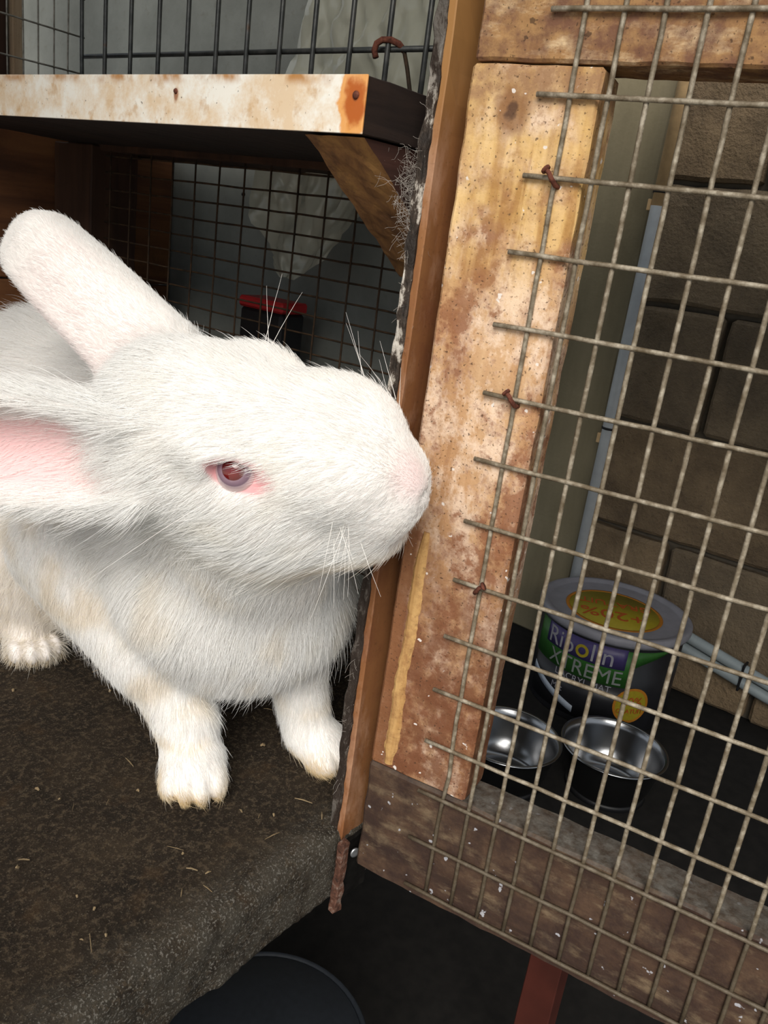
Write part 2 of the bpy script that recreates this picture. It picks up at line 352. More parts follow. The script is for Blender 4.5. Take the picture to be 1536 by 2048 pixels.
struct(board('bounce_ground', (-6, -6, FZ), (-0.62, 6, FZ + 0.012), plain('pale_bounce_ground', (0.62, 0.58, 0.50), 0.9, scale=8), None, cell=0.5, amp=0, bev=0), 'unseen pale yard ground added to bounce light up to the rabbit')  # unseen pale ground, added to bounce sunlight onto the rabbit's underside
WX = 1.22
wall = struct(mesh_obj('wall_right', [(WX + 0.006, -2.2, FZ), (WX + 0.2, -2.2, FZ), (WX + 0.2, 2.6, FZ), (WX + 0.006, 2.6, FZ),
                               (WX + 0.006, -2.2, 1.5), (WX + 0.2, -2.2, 1.5), (WX + 0.2, 2.6, 1.5), (WX + 0.006, 2.6, 1.5)],
                [(0, 3, 2, 1), (4, 5, 6, 7), (0, 1, 5, 4), (1, 2, 6, 5), (2, 3, 7, 6), (3, 0, 4, 7)], MT['mortar']),
              'dark concrete block wall behind the open door')
rows = [FZ, -0.388, -0.196, 0.004, 0.214, 0.414, 0.614, 0.814, 1.014]
for i in range(len(rows) - 1):
    y = -1.25 + (0.2 if i % 2 else 0.0) + 0.075
    while y < 0.36:
        y1 = min(y + 0.392, 0.395)
        if y1 - y > 0.03:
            dx = random.uniform(-0.004, 0.002)
            board('concrete_block', (WX - 0.012 + dx, y, rows[i] + 0.005), (WX + 0.02, y1, rows[i + 1] - 0.004), MT['block%d' % random.choice((0, 1, 2))], wall,
                  cell=0.03, amp=0.004, bev=0.006, freq=22)
        y += 0.402
board('render_coat', (WX - 0.014, 0.40, FZ), (WX + 0.02, 2.5, 1.45), MT['render'], wall, cell=0.06, amp=0.003, bev=0.004, freq=12)
struct(board('shade_roof', (-0.32, -1.6, 0.78), (0.86, 0.06, 0.82), MT['darkplank'], cell=0.5, amp=0, bev=0.005), 'unseen lean-to boards added to shade the alley')  # unseen boards, laid out to keep the alley in shade
struct(board('shade_roof', (0.30, 0.061, 0.76), (0.86, 2.6, 0.80), MT['darkplank'], cell=0.5, amp=0, bev=0.005), 'unseen lean-to boards added to shade the space beside the hutch')  # second unseen panel, shaped for the shade beside the hutch
tag(board('shade_board', (-0.75, -0.02, 0.70), (-0.05, 0.50, 0.715), MT['darkplank'], None, cell=0.2, amp=0, bev=0.002), 'dark board added out of view to shade the back of the rabbit', 'shade board')  # strip added out of view, only to shade the rabbit's back
# lower back wall that carries the slab
struct(board('wall_back', (-0.9, 0.43, FZ), (0.24, 0.50, -0.04), MT['mortar'], cell=0.1, amp=0.002, freq=20), 'rough masonry under the back of the slab')

# ------------------------------------------------------------------ slab
def slab():
    X0, X1, Y0, Y1, TH, RR = -0.62, 0.225, 0.0, 0.52, 0.0405, 0.009
    ys = list(np.concatenate([np.linspace(Y1, 0.12, 60), np.linspace(0.118, RR, 60)]))
    prof = [(y, 0.0) for y in ys]
    for k in range(1, 8):
        a = math.pi / 2 * k / 7; prof.append((RR - RR * math.sin(a), -RR + RR * math.cos(a)))
    prof += [(0.0, z) for z in np.linspace(-RR - 0.002, -TH + 0.003, 14)] + [(0.003, -TH), (0.10, -TH), (Y1, -TH)]
    xs = np.concatenate([np.linspace(X0, -0.26, 20), np.linspace(-0.257, 0.03, 130), np.linspace(0.04, X1, 20)])
    vs_, fs = [], []
    for x in xs:
        for (y, z) in prof:
            p = Vector((x, y, z)); fr = 1.0 if y < 0.02 else 0.55
            d = noise.noise(p * 60) * 0.0011 + noise.noise(p * 210) * 0.0008 + noise.noise(p * 520) * 0.0004
            e = noise.noise(p * 95 + Vector((9, 4, 2))) * 0.0012 + noise.noise(p * 330) * 0.0008
            if y > 0.012: vs_.append((x, y, z + d * fr - max(0, 0.03 - y) * 0.06 if z > -0.02 else z))
            else: vs_.append((x, y - e * fr - 0.0008 + (0.004 * noise.noise(p * 30) if z < -0.03 else 0), z + d * fr))
    vs_ = [(x, y + (1 - y / Y1) * 0.085 * min(1.0, max(0.0, (x - 0.085) / 0.06)), z) for x, y, z in vs_]   # the corner beyond the post is broken off
    n = len(prof)
    for i in range(len(xs) - 1):
        for j in range(n - 1): fs.append((i * n + j, i * n + j + 1, (i + 1) * n + j + 1, (i + 1) * n + j))
    fs.append(tuple(range(n))[::-1]); fs.append(tuple((len(xs) - 1) * n + j for j in range(n)))
    # back face
    for i in range(len(xs) - 1): fs.append((i * n + n - 1, i * n, (i + 1) * n, (i + 1) * n + n - 1))
    o = mesh_obj('concrete_slab', vs_, fs, MT['slab'], None, True)
    tag(o, 'dark soiled concrete slab the white rabbit stands on', 'slab')
slab()

def debris():
    bm = bmesh.new()
    for _ in range(110):
        x, y = random.uniform(-0.24, 0.05), random.uniform(0.012, 0.22)
        L = random.choice((0.0012, 0.0018, 0.003, 0.006)) * random.uniform(0.7, 1.6); a = random.uniform(0, 2 * math.pi)
        w = random.uniform(0.00018, 0.0006) * (1.5 if L < 0.003 else 0.7)
        z = 0.0010; d = Vector((math.cos(a), math.sin(a), random.uniform(-0.1, 0.25)))
        c = Vector((x, y, z)); tube(bm, [c - d * L / 2, c + d * L * 0.05 + Vector((0, 0, w)), c + d * L / 2], [w * 0.7, w, w * 0.6], 5)
    o = bm_obj('straw_crumbs', bm, MT['straw'])
    tag(o, 'scattered straw bits and crumbs on the dark slab', 'straw', kind='stuff')
debris()

# ------------------------------------------------------------------ hutch front post, hinge
post = empty('hinge_post', (0, 0, 0))
tag(post, 'upright reddish-brown board with a peeling black and white edge beside the door', 'post')
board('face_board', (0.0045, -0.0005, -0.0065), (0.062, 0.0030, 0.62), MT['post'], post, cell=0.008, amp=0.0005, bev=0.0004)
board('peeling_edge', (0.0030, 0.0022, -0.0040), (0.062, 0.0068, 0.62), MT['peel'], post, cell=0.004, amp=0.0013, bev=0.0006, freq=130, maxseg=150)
hinge = empty('strap_hinge', (0, 0, 0)); tag(hinge, 'rusty strap hinge with a screw at the foot of the door', 'hinge')
board('strap', (-0.0015, -0.0065, -0.043), (0.0035, -0.0025, -0.002), MT['strap'], hinge, cell=0.0025, amp=0.0009, bev=0.0006, freq=260)
board('back_leaf', (0.0036, -0.0028, -0.043), (0.026, -0.0006, -0.0068), MT['black_iron'], hinge, cell=0.004, amp=0.0008, bev=0.0004, freq=200)
screw = lathe_obj('screw', [(0.0, 0.0), (0.0022, 0.0), (0.0026, -0.0008), (0.0026, -0.0012), (0.0016, -0.0014), (0.0, -0.0010)], MT['zinc'], hinge, 16)
screw.rotation_euler = (math.radians(-90), 0, math.radians(-20)); screw.location = (0.0105, -0.0046, -0.0135)

# ------------------------------------------------------------------ door
DZ = 0.3457; CW, CH = 0.0127, 0.0254
door = empty('hutch_door', (0.01112, -0.04643, 0.0), math.atan2(-0.98711255, 0.16002752))
tag(door, 'open wooden hutch door with galvanised wire mesh nailed to its frame', 'door')
U0, U1, UR0, UR1 = -0.0372, 0.0095, 0.327, 0.3735
Y0, Y1 = 0.0011, 0.0222
st = board('stile', (U0, Y0, 0.0432), (U1, Y1, DZ - 0.0160), MT['stile'], door, cell=0.004, amp=0.0005, bev=0.0011, maxseg=90)
board('stile', (UR0, Y0, 0.0432), (UR1, Y1, DZ - 0.0160), MT['stile'], door, cell=0.006, amp=0.0005, bev=0.0011)
board('top_rail', (U0 + 0.0005, Y0, DZ - 0.0152), (UR1, Y1 + 0.001, DZ + 0.043), MT['top_rail'], door, cell=0.006, amp=0.0006, bev=0.0010)
board('bottom_rail', (U0 - 0.0003, Y0, DZ - 0.3615), (UR1, Y1, 0.0428), MT['bottom_rail'], door, cell=0.005, amp=0.0007, bev=0.0012, maxseg=90)
# the chewed arris of the stile: a ragged strip of raw wood
def chewed():
    vs_, fs = [], []; n = 60; m = 4
    for i in range(n + 1):
        t = i / n; z = 0.046 + t * 0.112
        c = -0.0285 + 0.0012 * t + 0.0007 * noise.noise(Vector((z * 40, 1, 2)))
        w = (0.0066 - 0.0016 * t) * (1 + 0.3 * noise.noise(Vector((z * 230, 5, 2))) + 0.2 * noise.noise(Vector((z * 700, 5, 2)))) * min(1.0, 6 * t + 0.5, 6 * (1 - t) + 0.45)
        for k in range(m + 1):
            s = k / m; bul = 0.0006 * math.sin(math.pi * s) * (1 + 0.5 * noise.noise(Vector((z * 300, k * 3, 2))))
            vs_.append((c - w / 2 + w * s, Y0 - 0.0001 - bul + (0.0008 if k in (0, m) else 0), z))
    for i in range(n):
        for k in range(m): a = i * (m + 1) + k; fs.append((a, a + 1, a + m + 2, a + m + 1))
    o = mesh_obj('chewed_strip', vs_, fs, MT['raw'], st)
    sol = o.modifiers.new('thick', 'SOLIDIFY'); sol.thickness = 0.001; sol.offset = 0
    o['label'] = 'strip of yellow raw wood where the stile has been chewed'
chewed()
wm = empty('wire_mesh'); wm.parent = door
ends = [-0.0112, -0.0113, -0.0112, -0.0119, -0.0129, -0.0123, -0.0115, -0.0113, -0.0116, -0.0115, -0.0123, -0.0121, -0.0114, -0.0123, -0.0105]
WR = 0.00092
def jit(p, a): return (p[0] + random.uniform(-a, a), p[1], p[2] + random.uniform(-a, a))
ZB = DZ - 14 * CH
XE = CW * 26 + 0.010
for k in range(-1, 15):
    z = DZ - k * CH; x0 = ends[k] if k >= 0 else -0.0112
    n = 28; pts = []
    for i in range(n + 1):
        x = x0 + (XE - x0) * i / n
        pts.append((x, -0.0007, z + 0.00035 * noise.noise(Vector((x * 70, k * 7.1, 0)))))
    tube_obj('horizontal_wire', pts, WR, MT['wire'], wm)
for j in range(27):
    x = CW * j; n = 30; pts = []
    for i in range(n + 1):
        z = ZB - 0.0006 + (DZ + 0.032 - ZB) * i / n
        dx = 0.00035 * noise.noise(Vector((z * 60, j * 5.3, 3)))
        if j == 0: dx += 0.0012 * math.exp(-((z - 0.055) / 0.012) ** 2)
        pts.append((x + dx, 0.0003, z))
    tube_obj('vertical_wire', pts, WR, MT['wire'], wm)
# bent rusty nails
for (k, sgn) in ((2, -1), (5, -1), (8, 1)):
    z = DZ - k * CH; x = -0.0002
    bm = bmesh.new()
    pts = [(x + sgn * 0.0022, -0.0034, z + 0.0022), (x + sgn * 0.0009, -0.0036, z + 0.0012), (x, -0.0030, z - 0.0004), (x - sgn * 0.0012, -0.0016, z - 0.0022), (x - sgn * 0.0016, 0.0030, z - 0.0028)]
    tube(bm, pts, [0.00085, 0.00085, 0.0009, 0.0009, 0.0008], 8)
    h0, h1 = Vector(pts[0]), (Vector(pts[0]) - Vector(pts[1])).normalized()
    tube(bm, [h0 - h1 * 0.0002, h0 + h1 * 0.0006], 0.0017, 10)
    bm_obj('nail', bm, MT['rust'], door, True)

# ------------------------------------------------------------------ shelf and its bracket
shelf = empty('shelf', (0, 0, 0)); tag(shelf, 'resting shelf with a rust-stained white laminate edge above the rabbit', 'shelf')
board('shelf_board', (-0.0157, 0.018, 0.3022), (0.0995, 0.382, 0.3210), MT['core'], shelf, cell=0.006, amp=0.0004, bev=0.0003)
board('laminate_edge', (-0.0166, 0.0178, 0.3020), (-0.0157, 0.382, 0.3212), MT['laminate'], shelf, cell=0.02, amp=0, bev=0.0002)
na = lathe_obj('nail', [(0.0, 0.0009), (0.0010, 0.0008), (0.0014, 0.0003), (0.0014, 0.0)], MT['rust'], shelf, 14)
nb = lathe_obj('nail', [(0.0, 0.0009), (0.0008, 0.0008), (0.0011, 0.0003), (0.0011, 0.0)], MT['rust'], shelf, 14)
for o, p in zip((na, nb), ((-0.01655, 0.0222, 0.3145), (-0.01655, 0.1219, 0.3148))):
    o.rotation_euler = (0, math.radians(-90), 0); o.location = p

def bracket():
    # right-angled gusset: level top against the shelf, upright side towards the post
    A = [(-0.0125, 0.3016), (0.058, 0.3016), (0.058, 0.252)]
    ya, yb = 0.0195, 0.049; bm = bmesh.new(); n = 26; m = 10
    def row(y):
        pts = []
        for i in range(n + 1): t = i / n; pts.append((A[2][0] + (A[0][0] - A[2][0]) * t, y, A[2][1] + (A[0][1] - A[2][1]) * t))
        return pts
    grid = []
    for j in range(m + 1):
        y = ya + (yb - ya) * j / m; r = []
        for p in row(y):
            q = Vector(p); e = noise.noise(q * 120) * 0.0009 + noise.noise(q * 400) * 0.0004
            r.append(bm.verts.new(q + Vector((-0.55, 0, -0.83)) * e))
        r2 = [bm.verts.new((A[1][0], y, A[1][1]))]; grid.append(r + r2)
    for a, b in zip(grid, grid[1:]):
        for i in range(len(a)): k = (i + 1) % len(a); bm.faces.new((a[i], b[i], b[k], a[k]))
    bm.faces.new(grid[0]); bm.faces.new(grid[-1][::-1])
    bmesh.ops.recalc_face_normals(bm, faces=bm.faces)
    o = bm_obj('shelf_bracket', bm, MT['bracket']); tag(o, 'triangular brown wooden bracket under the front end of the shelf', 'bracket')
bracket()

def strands(name, roots, mat, label, cat, rad=0.00007):
    hc = bpy.data.hair_curves.new(name); hc.add_curves([len(c) for c in roots])
    hc.points.foreach_set('position', np.array([p for c in roots for p in c], dtype=np.float32).ravel())
    a = hc.attributes.get('radius') or hc.attributes.new('radius', 'FLOAT', 'POINT')
    a.data.foreach_set('value', np.array([rad] * sum(len(c) for c in roots), dtype=np.float32))
    hc.materials.append(mat); o = link(bpy.data.objects.new(name, hc)); tag(o, label, cat, kind='stuff'); return o
def tuft():
    m = NT('dusty_fluff'); m.out((0.42, 0.38, 0.34), 0.9); cur = []
    for i in range(620):
        s = random.random()
        c = Vector((0.012 + 0.012 * s, 0.014, 0.296 - 0.028 * s)) + Vector((random.gauss(0, 0.0045), random.gauss(0, 0.004), random.gauss(0, 0.004)))
        d = Vector((random.gauss(0, 1), random.gauss(-0.2, 0.8), random.gauss(-0.1, 1))).normalized(); L = random.uniform(0.004, 0.014); p = c - d * L / 2; q = []
        for k in range(7):
            q.append(tuple(p)); d = (d + Vector((random.gauss(0, 0.3), random.gauss(0, 0.3), random.gauss(0, 0.3)))).normalized(); p = p + d * L / 6
        cur.append(q)
    for i in range(70):
        z = random.uniform(0.02, 0.33); c = Vector((0.004 + random.gauss(0, 0.0012), 0.004, z)); q = []; d = Vector((random.gauss(-0.5, 0.5), random.gauss(0, 0.3), random.gauss(0, 0.8))).normalized()
        L = random.uniform(0.003, 0.010)
        for k in range(6): q.append(tuple(c)); d = (d + Vector((random.gauss(0, 0.25), random.gauss(0, 0.2), random.gauss(0, 0.25)))).normalized(); c = c + d * L / 6
        cur.append(q)
    strands('fluff_tuft', cur, m.m, 'grey tuft of shed fur and cobweb caught on bracket and post', 'fluff', 0.000038)
tuft()

# ------------------------------------------------------------------ side wall of the hutch: steel bars above, fine mesh below
SX = 0.105
bars = empty('bar_panel', (SX, 0.2, 0)); tag(bars, 'panel of dark steel bars above the shelf', 'bars')
BY = [0.0868, 0.1109, 0.1368, 0.1631, 0.1891, 0.2158, 0.2426, 0.2697, 0.2978, 0.3268, 0.3551, 0.3800, 0.0630, 0.0390, 0.0150]
for y in BY:
    lean = 0.006 if y == 0.38 else random.uniform(-0.0008, 0.0008)
    tube_obj('upright_bar', [(0, y - 0.2, 0.302), (0, y - 0.2 + lean * 0.4, 0.36), (0, y - 0.2 + lean, 0.60)], 0.00142, MT['bar'], bars, 8)
for z in (0.3585, 0.52):
    tube_obj('cross_bar', [(0.0028, 0.012 - 0.2, z), (0.0028, 0.2 - 0.2, z + 0.0003), (0.0028, 0.386 - 0.2, z)], 0.0015, MT['bar'], bars, 8)
lowm = empty('side_mesh', (SX, 0, 0)); tag(lowm, 'fine rusty wire mesh below the shelf behind the rabbit', 'mesh')
for k in range(27):
    z = 0.2958 - 0.01095 * k
    tube_obj('horizontal_wire', [(0.0006, 0.022 + 0.0175 * i, z + random.uniform(-0.0003, 0.0003)) for i in range(20)], 0.00062, MT['rustwire'], lowm, 5)
for j in range(15):
    y = 0.3449 - 0.02257 * j
    tube_obj('vertical_wire', [(-0.0005, y + random.uniform(-0.0004, 0.0004), 0.300 - 0.0333 * i) for i in range(10)], 0.00062, MT['rustwire'], lowm, 5)
tag(board('corner_post', (0.094, 0.352, -0.002), (0.132, 0.398, 0.3015), MT['darkplank'], None, cell=0.01, amp=0.0005), 'dark upright post in the back corner under the shelf', 'post')
tag(board('wall_plate', (0.111, 0.070, 0.3000), (0.165, 0.398, 0.3180), MT['darkplank'], None, cell=0.012, amp=0.0012, bev=0.001, freq=50), 'dark flat timber bridging the wire side and the grey board', 'timber')
# rail on which the shelf and the mesh hang
tag(board('shelf_rail', (0.1005, 0.020, 0.2985), (0.1095, 0.392, 0.3125), MT['darkplank'], None, cell=0.008, amp=0.0012, bev=0.001, freq=70), 'dark batten along the wire side behind the shelf', 'batten')

hook = empty('wire_hook', (0, 0, 0)); tag(hook, 'bent rusty wire hook hanging over the steel cross bar', 'hook')
hk = [(0.1015, 0.1152, 0.3535), (0.1012, 0.1165, 0.3568), (0.1014, 0.1156, 0.3600), (0.1024, 0.1130, 0.3618), (0.1046, 0.1092, 0.3622), (0.1068, 0.1055, 0.3608), (0.1085, 0.1030, 0.3580)]
tube_obj('hook_end', hk, 0.0016, MT['rust'], hook, 8)
tube_obj('shank', [(0.1085, 0.1030, 0.3580), (0.1090, 0.1000, 0.3500), (0.1090, 0.0950, 0.3350), (0.1085, 0.0935, 0.3150)], 0.0011, MT['rustwire'], hook, 8)

tag(board('grey_board', (0.205, 0.060, -0.003), (0.222, 0.95, 0.95), MT['board'], None, cell=0.03, amp=0.001, bev=0.002, freq=20), 'weathered grey cement board standing behind the wire side', 'board')
for (y, z, r) in ((0.4406, 0.2989, 0.0032), (0.3195, 0.2843, 0.0016)):
    o = lathe_obj('bolt', [(0.0, 0.0012), (r * 0.8, 0.0010), (r, 0.0003), (r, -0.001)], MT['black_iron'], None, 14); o.rotation_euler = (0, math.radians(-90), 0); o.location = (0.2046, y, z)
    tag(o, ('larger' if r > 0.002 else 'smaller') + ' black bolt head on the grey board behind the mesh', 'bolt')

def sheet():
    """crumpled translucent plastic hanging between the wire side and the grey board, ending in a sagging point"""
    outline_l = [(0.52, 0.200), (0.397, 0.217), (0.356, 0.234), (0.30, 0.252), (0.270, 0.250), (0.248, 0.236), (0.233, 0.222)]
    outline_r = [(0.52, 0.060), (0.397, 0.072), (0.356, 0.080), (0.30, 0.135), (0.270, 0.162), (0.248, 0.182), (0.233, 0.205)]
    zs = [p[0] for p in outline_l][::-1]; n, m = 70, 44; vs_, fs = [], []
    for i in range(n + 1):
        z = 0.233 + (0.52 - 0.233) * i / n
        yl = np.interp(z, zs, [p[1] for p in outline_l][::-1]); yr = np.interp(z, zs, [p[1] for p in outline_r][::-1])
        for j in range(m + 1):
            y = yr + (yl - yr) * j / m; q = Vector((y * 55 + z * 30, z * 22 - y * 12, 1.3))
            f = noise.noise(q) * 0.009 + abs(noise.noise(q * 2.3)) * 0.006 + noise.noise(Vector((y * 160 - z * 60, 2, z * 14))) * 0.003
            vs_.append((0.150 + f, y, z + 0.002 * noise.noise(q * 3)))
    for i in range(n):
        for j in range(m): a = i * (m + 1) + j; fs.append((a, a + 1, a + m + 2, a + m + 1))
    o = mesh_obj('plastic_sheet', vs_, fs, MT['sheet'], None, True)
    tag(o, 'crumpled translucent plastic sheet hanging behind the bars and mesh', 'sheet')
sheet()
can = empty('black_can', (0.16, 0.2335, 0)); tag(can, 'black box with a red lid standing behind the wire mesh', 'box')
board('body', (-0.011, -0.0205, -0.001), (0.013, 0.0205, 0.2095), MT['black'], can, cell=0.03, amp=0, bev=0.002)
board('lid', (-0.0120, -0.0215, 0.2095), (0.014, 0.0215, 0.2170), MT['red'], can, cell=0.03, amp=0, bev=0.0015)

# ------------------------------------------------------------------ back of the hutch
hb = empty('back_boarding', (0, 0.402, 0)); tag(hb, 'reddish-brown boards closing the back of the hutch', 'boarding')
zz = [-0.002, 0.068, 0.137, 0.2045, 0.306]
for i in range(4):
    board('plank', (-0.62, random.uniform(0, 0.001), zz[i] + 0.0006), (0.203, 0.016, zz[i + 1] - 0.0006), MT['plank'], hb, cell=0.03, amp=0.0006, bev=0.001)
hu = empty('dark_partition', (0, 0.43, 0)); tag(hu, 'dark brown boards behind the pale back mesh above the shelf', 'boarding')
for i, (a, b) in enumerate(((-0.62, -0.45), (-0.449, -0.28), (-0.279, -0.11), (-0.109, 0.0795))):
    board('plank', (a, 0.0, 0.306), (b - 0.0008, 0.014, 0.80), MT['darkplank'], hu, cell=0.04, amp=0.0006, bev=0.001)
board('end_lath', (0.0800, -0.003, 0.306), (0.0875, 0.014, 0.80), MT['lath'], hu, cell=0.02, amp=0.0006, bev=0.0008)
bk = empty('back_mesh', (0, 0.387, 0)); tag(bk, 'pale wire mesh at the back above the shelf', 'mesh')
for j in range(36):
    x = 0.098 - 0.0109 * j
    tube_obj('vertical_wire', [(x + random.uniform(-0.0004, 0.0004), 0.0007, 0.306 + 0.05 * i) for i in range(8)], 0.0006, MT['palewire'], bk, 5)
for k in range(15):
    z = 0.3250 + 0.0229 * k
    tube_obj('horizontal_wire', [(-0.30 + 0.0512 * i, -0.0004, z + random.uniform(-0.0005, 0.0005)) for i in range(9)], 0.0006, MT['palewire'], bk, 5)

# ------------------------------------------------------------------ alley behind the door
pipe = empty('wall_conduit', (1.168, 0.372, FZ)); tag(pipe, 'grey conduit pipe running down the block wall', 'conduit')
tube_obj('upper_tube', [(0, 0, 0.83), (0, 0, 1.40)], 0.0125, MT['conduit_tan'], pipe, 20)
tube_obj('lower_tube', [(0, 0, 0.0), (0, 0, 0.4), (0, 0, 0.84)], 0.0128, MT['conduit'], pipe, 20)
for z in (0.862, 0.46):
    lathe_obj('clip', [(0.0131, -0.002), (0.0142, -0.002), (0.0142, 0.002), (0.0131, 0.002)], MT['black'], pipe, 20, (0, 0, z))
    board('clip_foot', (-0.004, 0.012, z - 0.03), (0.035, 0.019, z - 0.012), MT['conduit_tan'], pipe, cell=0.02, amp=0)
for k, dx in enumerate((0.0, 0.023)):
    c = tube_obj('floor_conduit', [(1.185, 0.33, -0.345 + dx), (1.185, 0.18, -0.360 + dx), (1.185, 0.0, -0.396 + dx), (1.185, -0.6, -0.445 + dx)], 0.0102, MT['conduit_pale'], None, 16)
    tag(c, ('upper of two pale conduits low on the block wall' if k else 'lower of two pale conduits low on the block wall'), 'conduit', 'pale conduits low on the wall')
tie = empty('cable_tie', (1.185, 0.045, -0.388)); tag(tie, 'black tie around the two pale conduits', 'tie')
board('loop', (-0.012, -0.002, -0.013), (0.012, 0.002, 0.037), MT['black'], tie, cell=0.05, amp=0)

def bent_text(name, body, size, mat, parent, R, phi0, z, tilt=0.0, flat=None, ext=0.0003):
    cu = bpy.data.curves.new(name, 'FONT'); cu.body = body; cu.size = size; cu.align_x = 'CENTER'; cu.align_y = 'CENTER'; cu.extrude = ext; cu.resolution_u = 3
    t = bpy.data.objects.new(name, cu); COL.objects.link(t)
    dg = bpy.context.evaluated_depsgraph_get(); me = bpy.data.meshes.new_from_object(t.evaluated_get(dg))
    bpy.data.objects.remove(t); me.name = name
    bm = bmesh.new(); bm.from_mesh(me)
    bmesh.ops.triangulate(bm, faces=bm.faces)
    for v in bm.verts:
        x, y, e = v.co
        if flat is not None:
            a = flat; v.co = Vector((x * math.cos(a) - y * math.sin(a), x * math.sin(a) + y * math.cos(a), z + e + ext))
        else:
            x2 = x; y2 = y + x * tilt; a = phi0 + x2 / R; rr = R + ext + e
            v.co = Vector((rr * math.cos(a), rr * math.sin(a), z + y2))
    bm.to_mesh(me); bm.free(); me.materials.clear(); me.materials.append(mat)
    return link(bpy.data.objects.new(name, me), parent)
def patch(name, R, a0, a1, f0, f1, mat, parent, n=24, off=0.0004):
    """a printed patch on the pot wall between angles a0..a1, lower edge f0(t), upper edge f1(t)"""
    vs_, fs = [], []
    for i in range(n + 1):
        t = i / n; a = a0 + (a1 - a0) * t
        for z in (f0(t), f1(t)):
            rz = R + off; vs_.append((rz * math.cos(a), rz * math.sin(a), z))
    for i in range(n): fs.append((2 * i, 2 * i + 2, 2 * i + 3, 2 * i + 1))
    o = mesh_obj(name, vs_, fs, mat, parent, True); so = o.modifiers.new('t', 'SOLIDIFY'); so.thickness = 0.0003; so.offset = 0; return o
def paint_pot():
    p = empty('paint_pot', (1.074, 0.253, FZ)); tag(p, 'paint pot with grey lid, green label and yellow stickers behind the door mesh', 'paint pot')
    H = 0.176; R = 0.122
    lathe_obj('pot_wall', [(0, 0), (R - 0.002, 0), (R, 0.003), (R, H - 0.012), (R - 0.004, H - 0.012), (R - 0.004, 0.004), (0, 0.004)], MT['pot_body'], p, 72)
    lid = lathe_obj('lid', [(0.0, H - 0.004), (0.112, H - 0.004), (0.1165, H - 0.0035), (0.119, H + 0.001), (0.127, H + 0.0012), (0.1305, H - 0.001), (0.131, H - 0.009), (0.1285, H - 0.015), (0.1238, H - 0.015), (0.1238, H - 0.006), (0.0, H - 0.006)], MT['pot_lid'], p, 72)
    lc = MT
    d = lathe_obj('lid_sticker', [(0.0, 0.0004), (0.078, 0.0004), (0.078, 0.0)], lc['yellow'], lid, 48, (-0.006, 0.0, H - 0.004))
    lathe_obj('sticker_ring', [(0.0775, 0.0002), (0.0775, 0.0006), (0.0835, 0.0006), (0.0835, 0.0002)], lc['orange'], lid, 48, (-0.006, 0.0, H - 0.004))
    view = math.radians(198.5)
    for body, size, off in (('+20%', 0.050, 0.022), ('GRATUIT', 0.030, -0.026)):
        o = bent_text('lid_print', body, size, lc['red_ink'], lid, 1, 0, 0, flat=view - math.pi / 2 + math.radians(8))
        # the print is read from the wall side
        dr = Vector((math.cos(view), math.sin(view)))
        o.location = (-0.006 + dr.x * off, 0.0 + dr.y * off, H - 0.0034)
    c = view - math.radians(7)
    A = lambda deg: c + math.radians(deg)
    patch('green_band', R, A(-60), A(30), lambda t: 0.086, lambda t: 0.153, lc['green'], p)
    patch('green_swoosh', R, A(30), A(66), lambda t: 0.120 + 0.033 * t ** 0.7, lambda t: 0.1535, lc['green'], p)
    patch('black_panel', R, A(-60), A(34), lambda t: 0.012, lambda t: 0.086, lc['pot_body'], p, off=0.0003)
    patch('name_panel', R, A(-46), A(24), lambda t: 0.118, lambda t: 0.155, lc['purple'], p, off=0.0009)
    bent_text('brand_lettering', 'Rip', 0.044, lc['white_ink'], p, R + 0.0013, A(-30), 0.135)
    bent_text('brand_lettering', 'lin', 0.044, lc['white_ink'], p, R + 0.0013, A(6), 0.135)
    # the yellow ring that stands for the letter o
    vs_, fs = [], []; zc, ac = 0.1335, A(-10.0)
    for i in range(25):
        t = 2 * math.pi * i / 24
        for r in (0.0065, 0.0115):
            a = ac + r * math.cos(t) / R; vs_.append(((R + 0.0018) * math.cos(a), (R + 0.0018) * math.sin(a), zc + r * math.sin(t)))
    for i in range(24): fs.append((2 * i, 2 * i + 2, 2 * i + 3, 2 * i + 1))
    mesh_obj('yellow_ring', vs_, fs, lc['yellow'], p)
    bent_text('range_lettering', 'XTREME', 0.036, lc['grey_ink'], p, R + 0.0009, A(-7), 0.101)
    bent_text('finish_lettering', "L'ACRYL MAT", 0.0165, lc['white_ink'], p, R + 0.0007, A(-6), 0.079)
    bent_text('small_lettering', 'Mat', 0.015, lc['white_ink'], p, R + 0.0007, A(-25), 0.052)
    patch('pale_swoosh', R, A(-58), A(-8), lambda t: 0.052 - 0.034 * t, lambda t: 0.066 - 0.036 * t, lc['pale_ink'], p, off=0.0007)
    # promotional sticker
    vs_, fs = [(0, 0, 0)], []; zc, ac = 0.055, A(36)
    for nm, r0, r1, mt, off in (('promotion_ring', 0.0268, 0.031, lc['orange'], 0.0012), ('promotion_sticker', 0.0, 0.027, lc['yellow'], 0.0011)):
        vs_, fs = [], []
        for i in range(33):
            t = 2 * math.pi * i / 32
            for r in (r0, r1):
                a = ac + r * math.cos(t) / R; vs_.append(((R + off) * math.cos(a), (R + off) * math.sin(a), zc + 1.05 * r * math.sin(t)))
        for i in range(32): fs.append((2 * i, 2 * i + 2, 2 * i + 3, 2 * i + 1))
        mesh_obj(nm, vs_, fs, mt, p)
    bent_text('promotion_print', '20%', 0.022, lc['red_ink'], p, R + 0.0016, ac, zc + 0.007)
    bent_text('promotion_print', 'GRATUIT', 0.0115, lc['red_ink'], p, R + 0.0016, ac, zc - 0.011)
paint_pot()

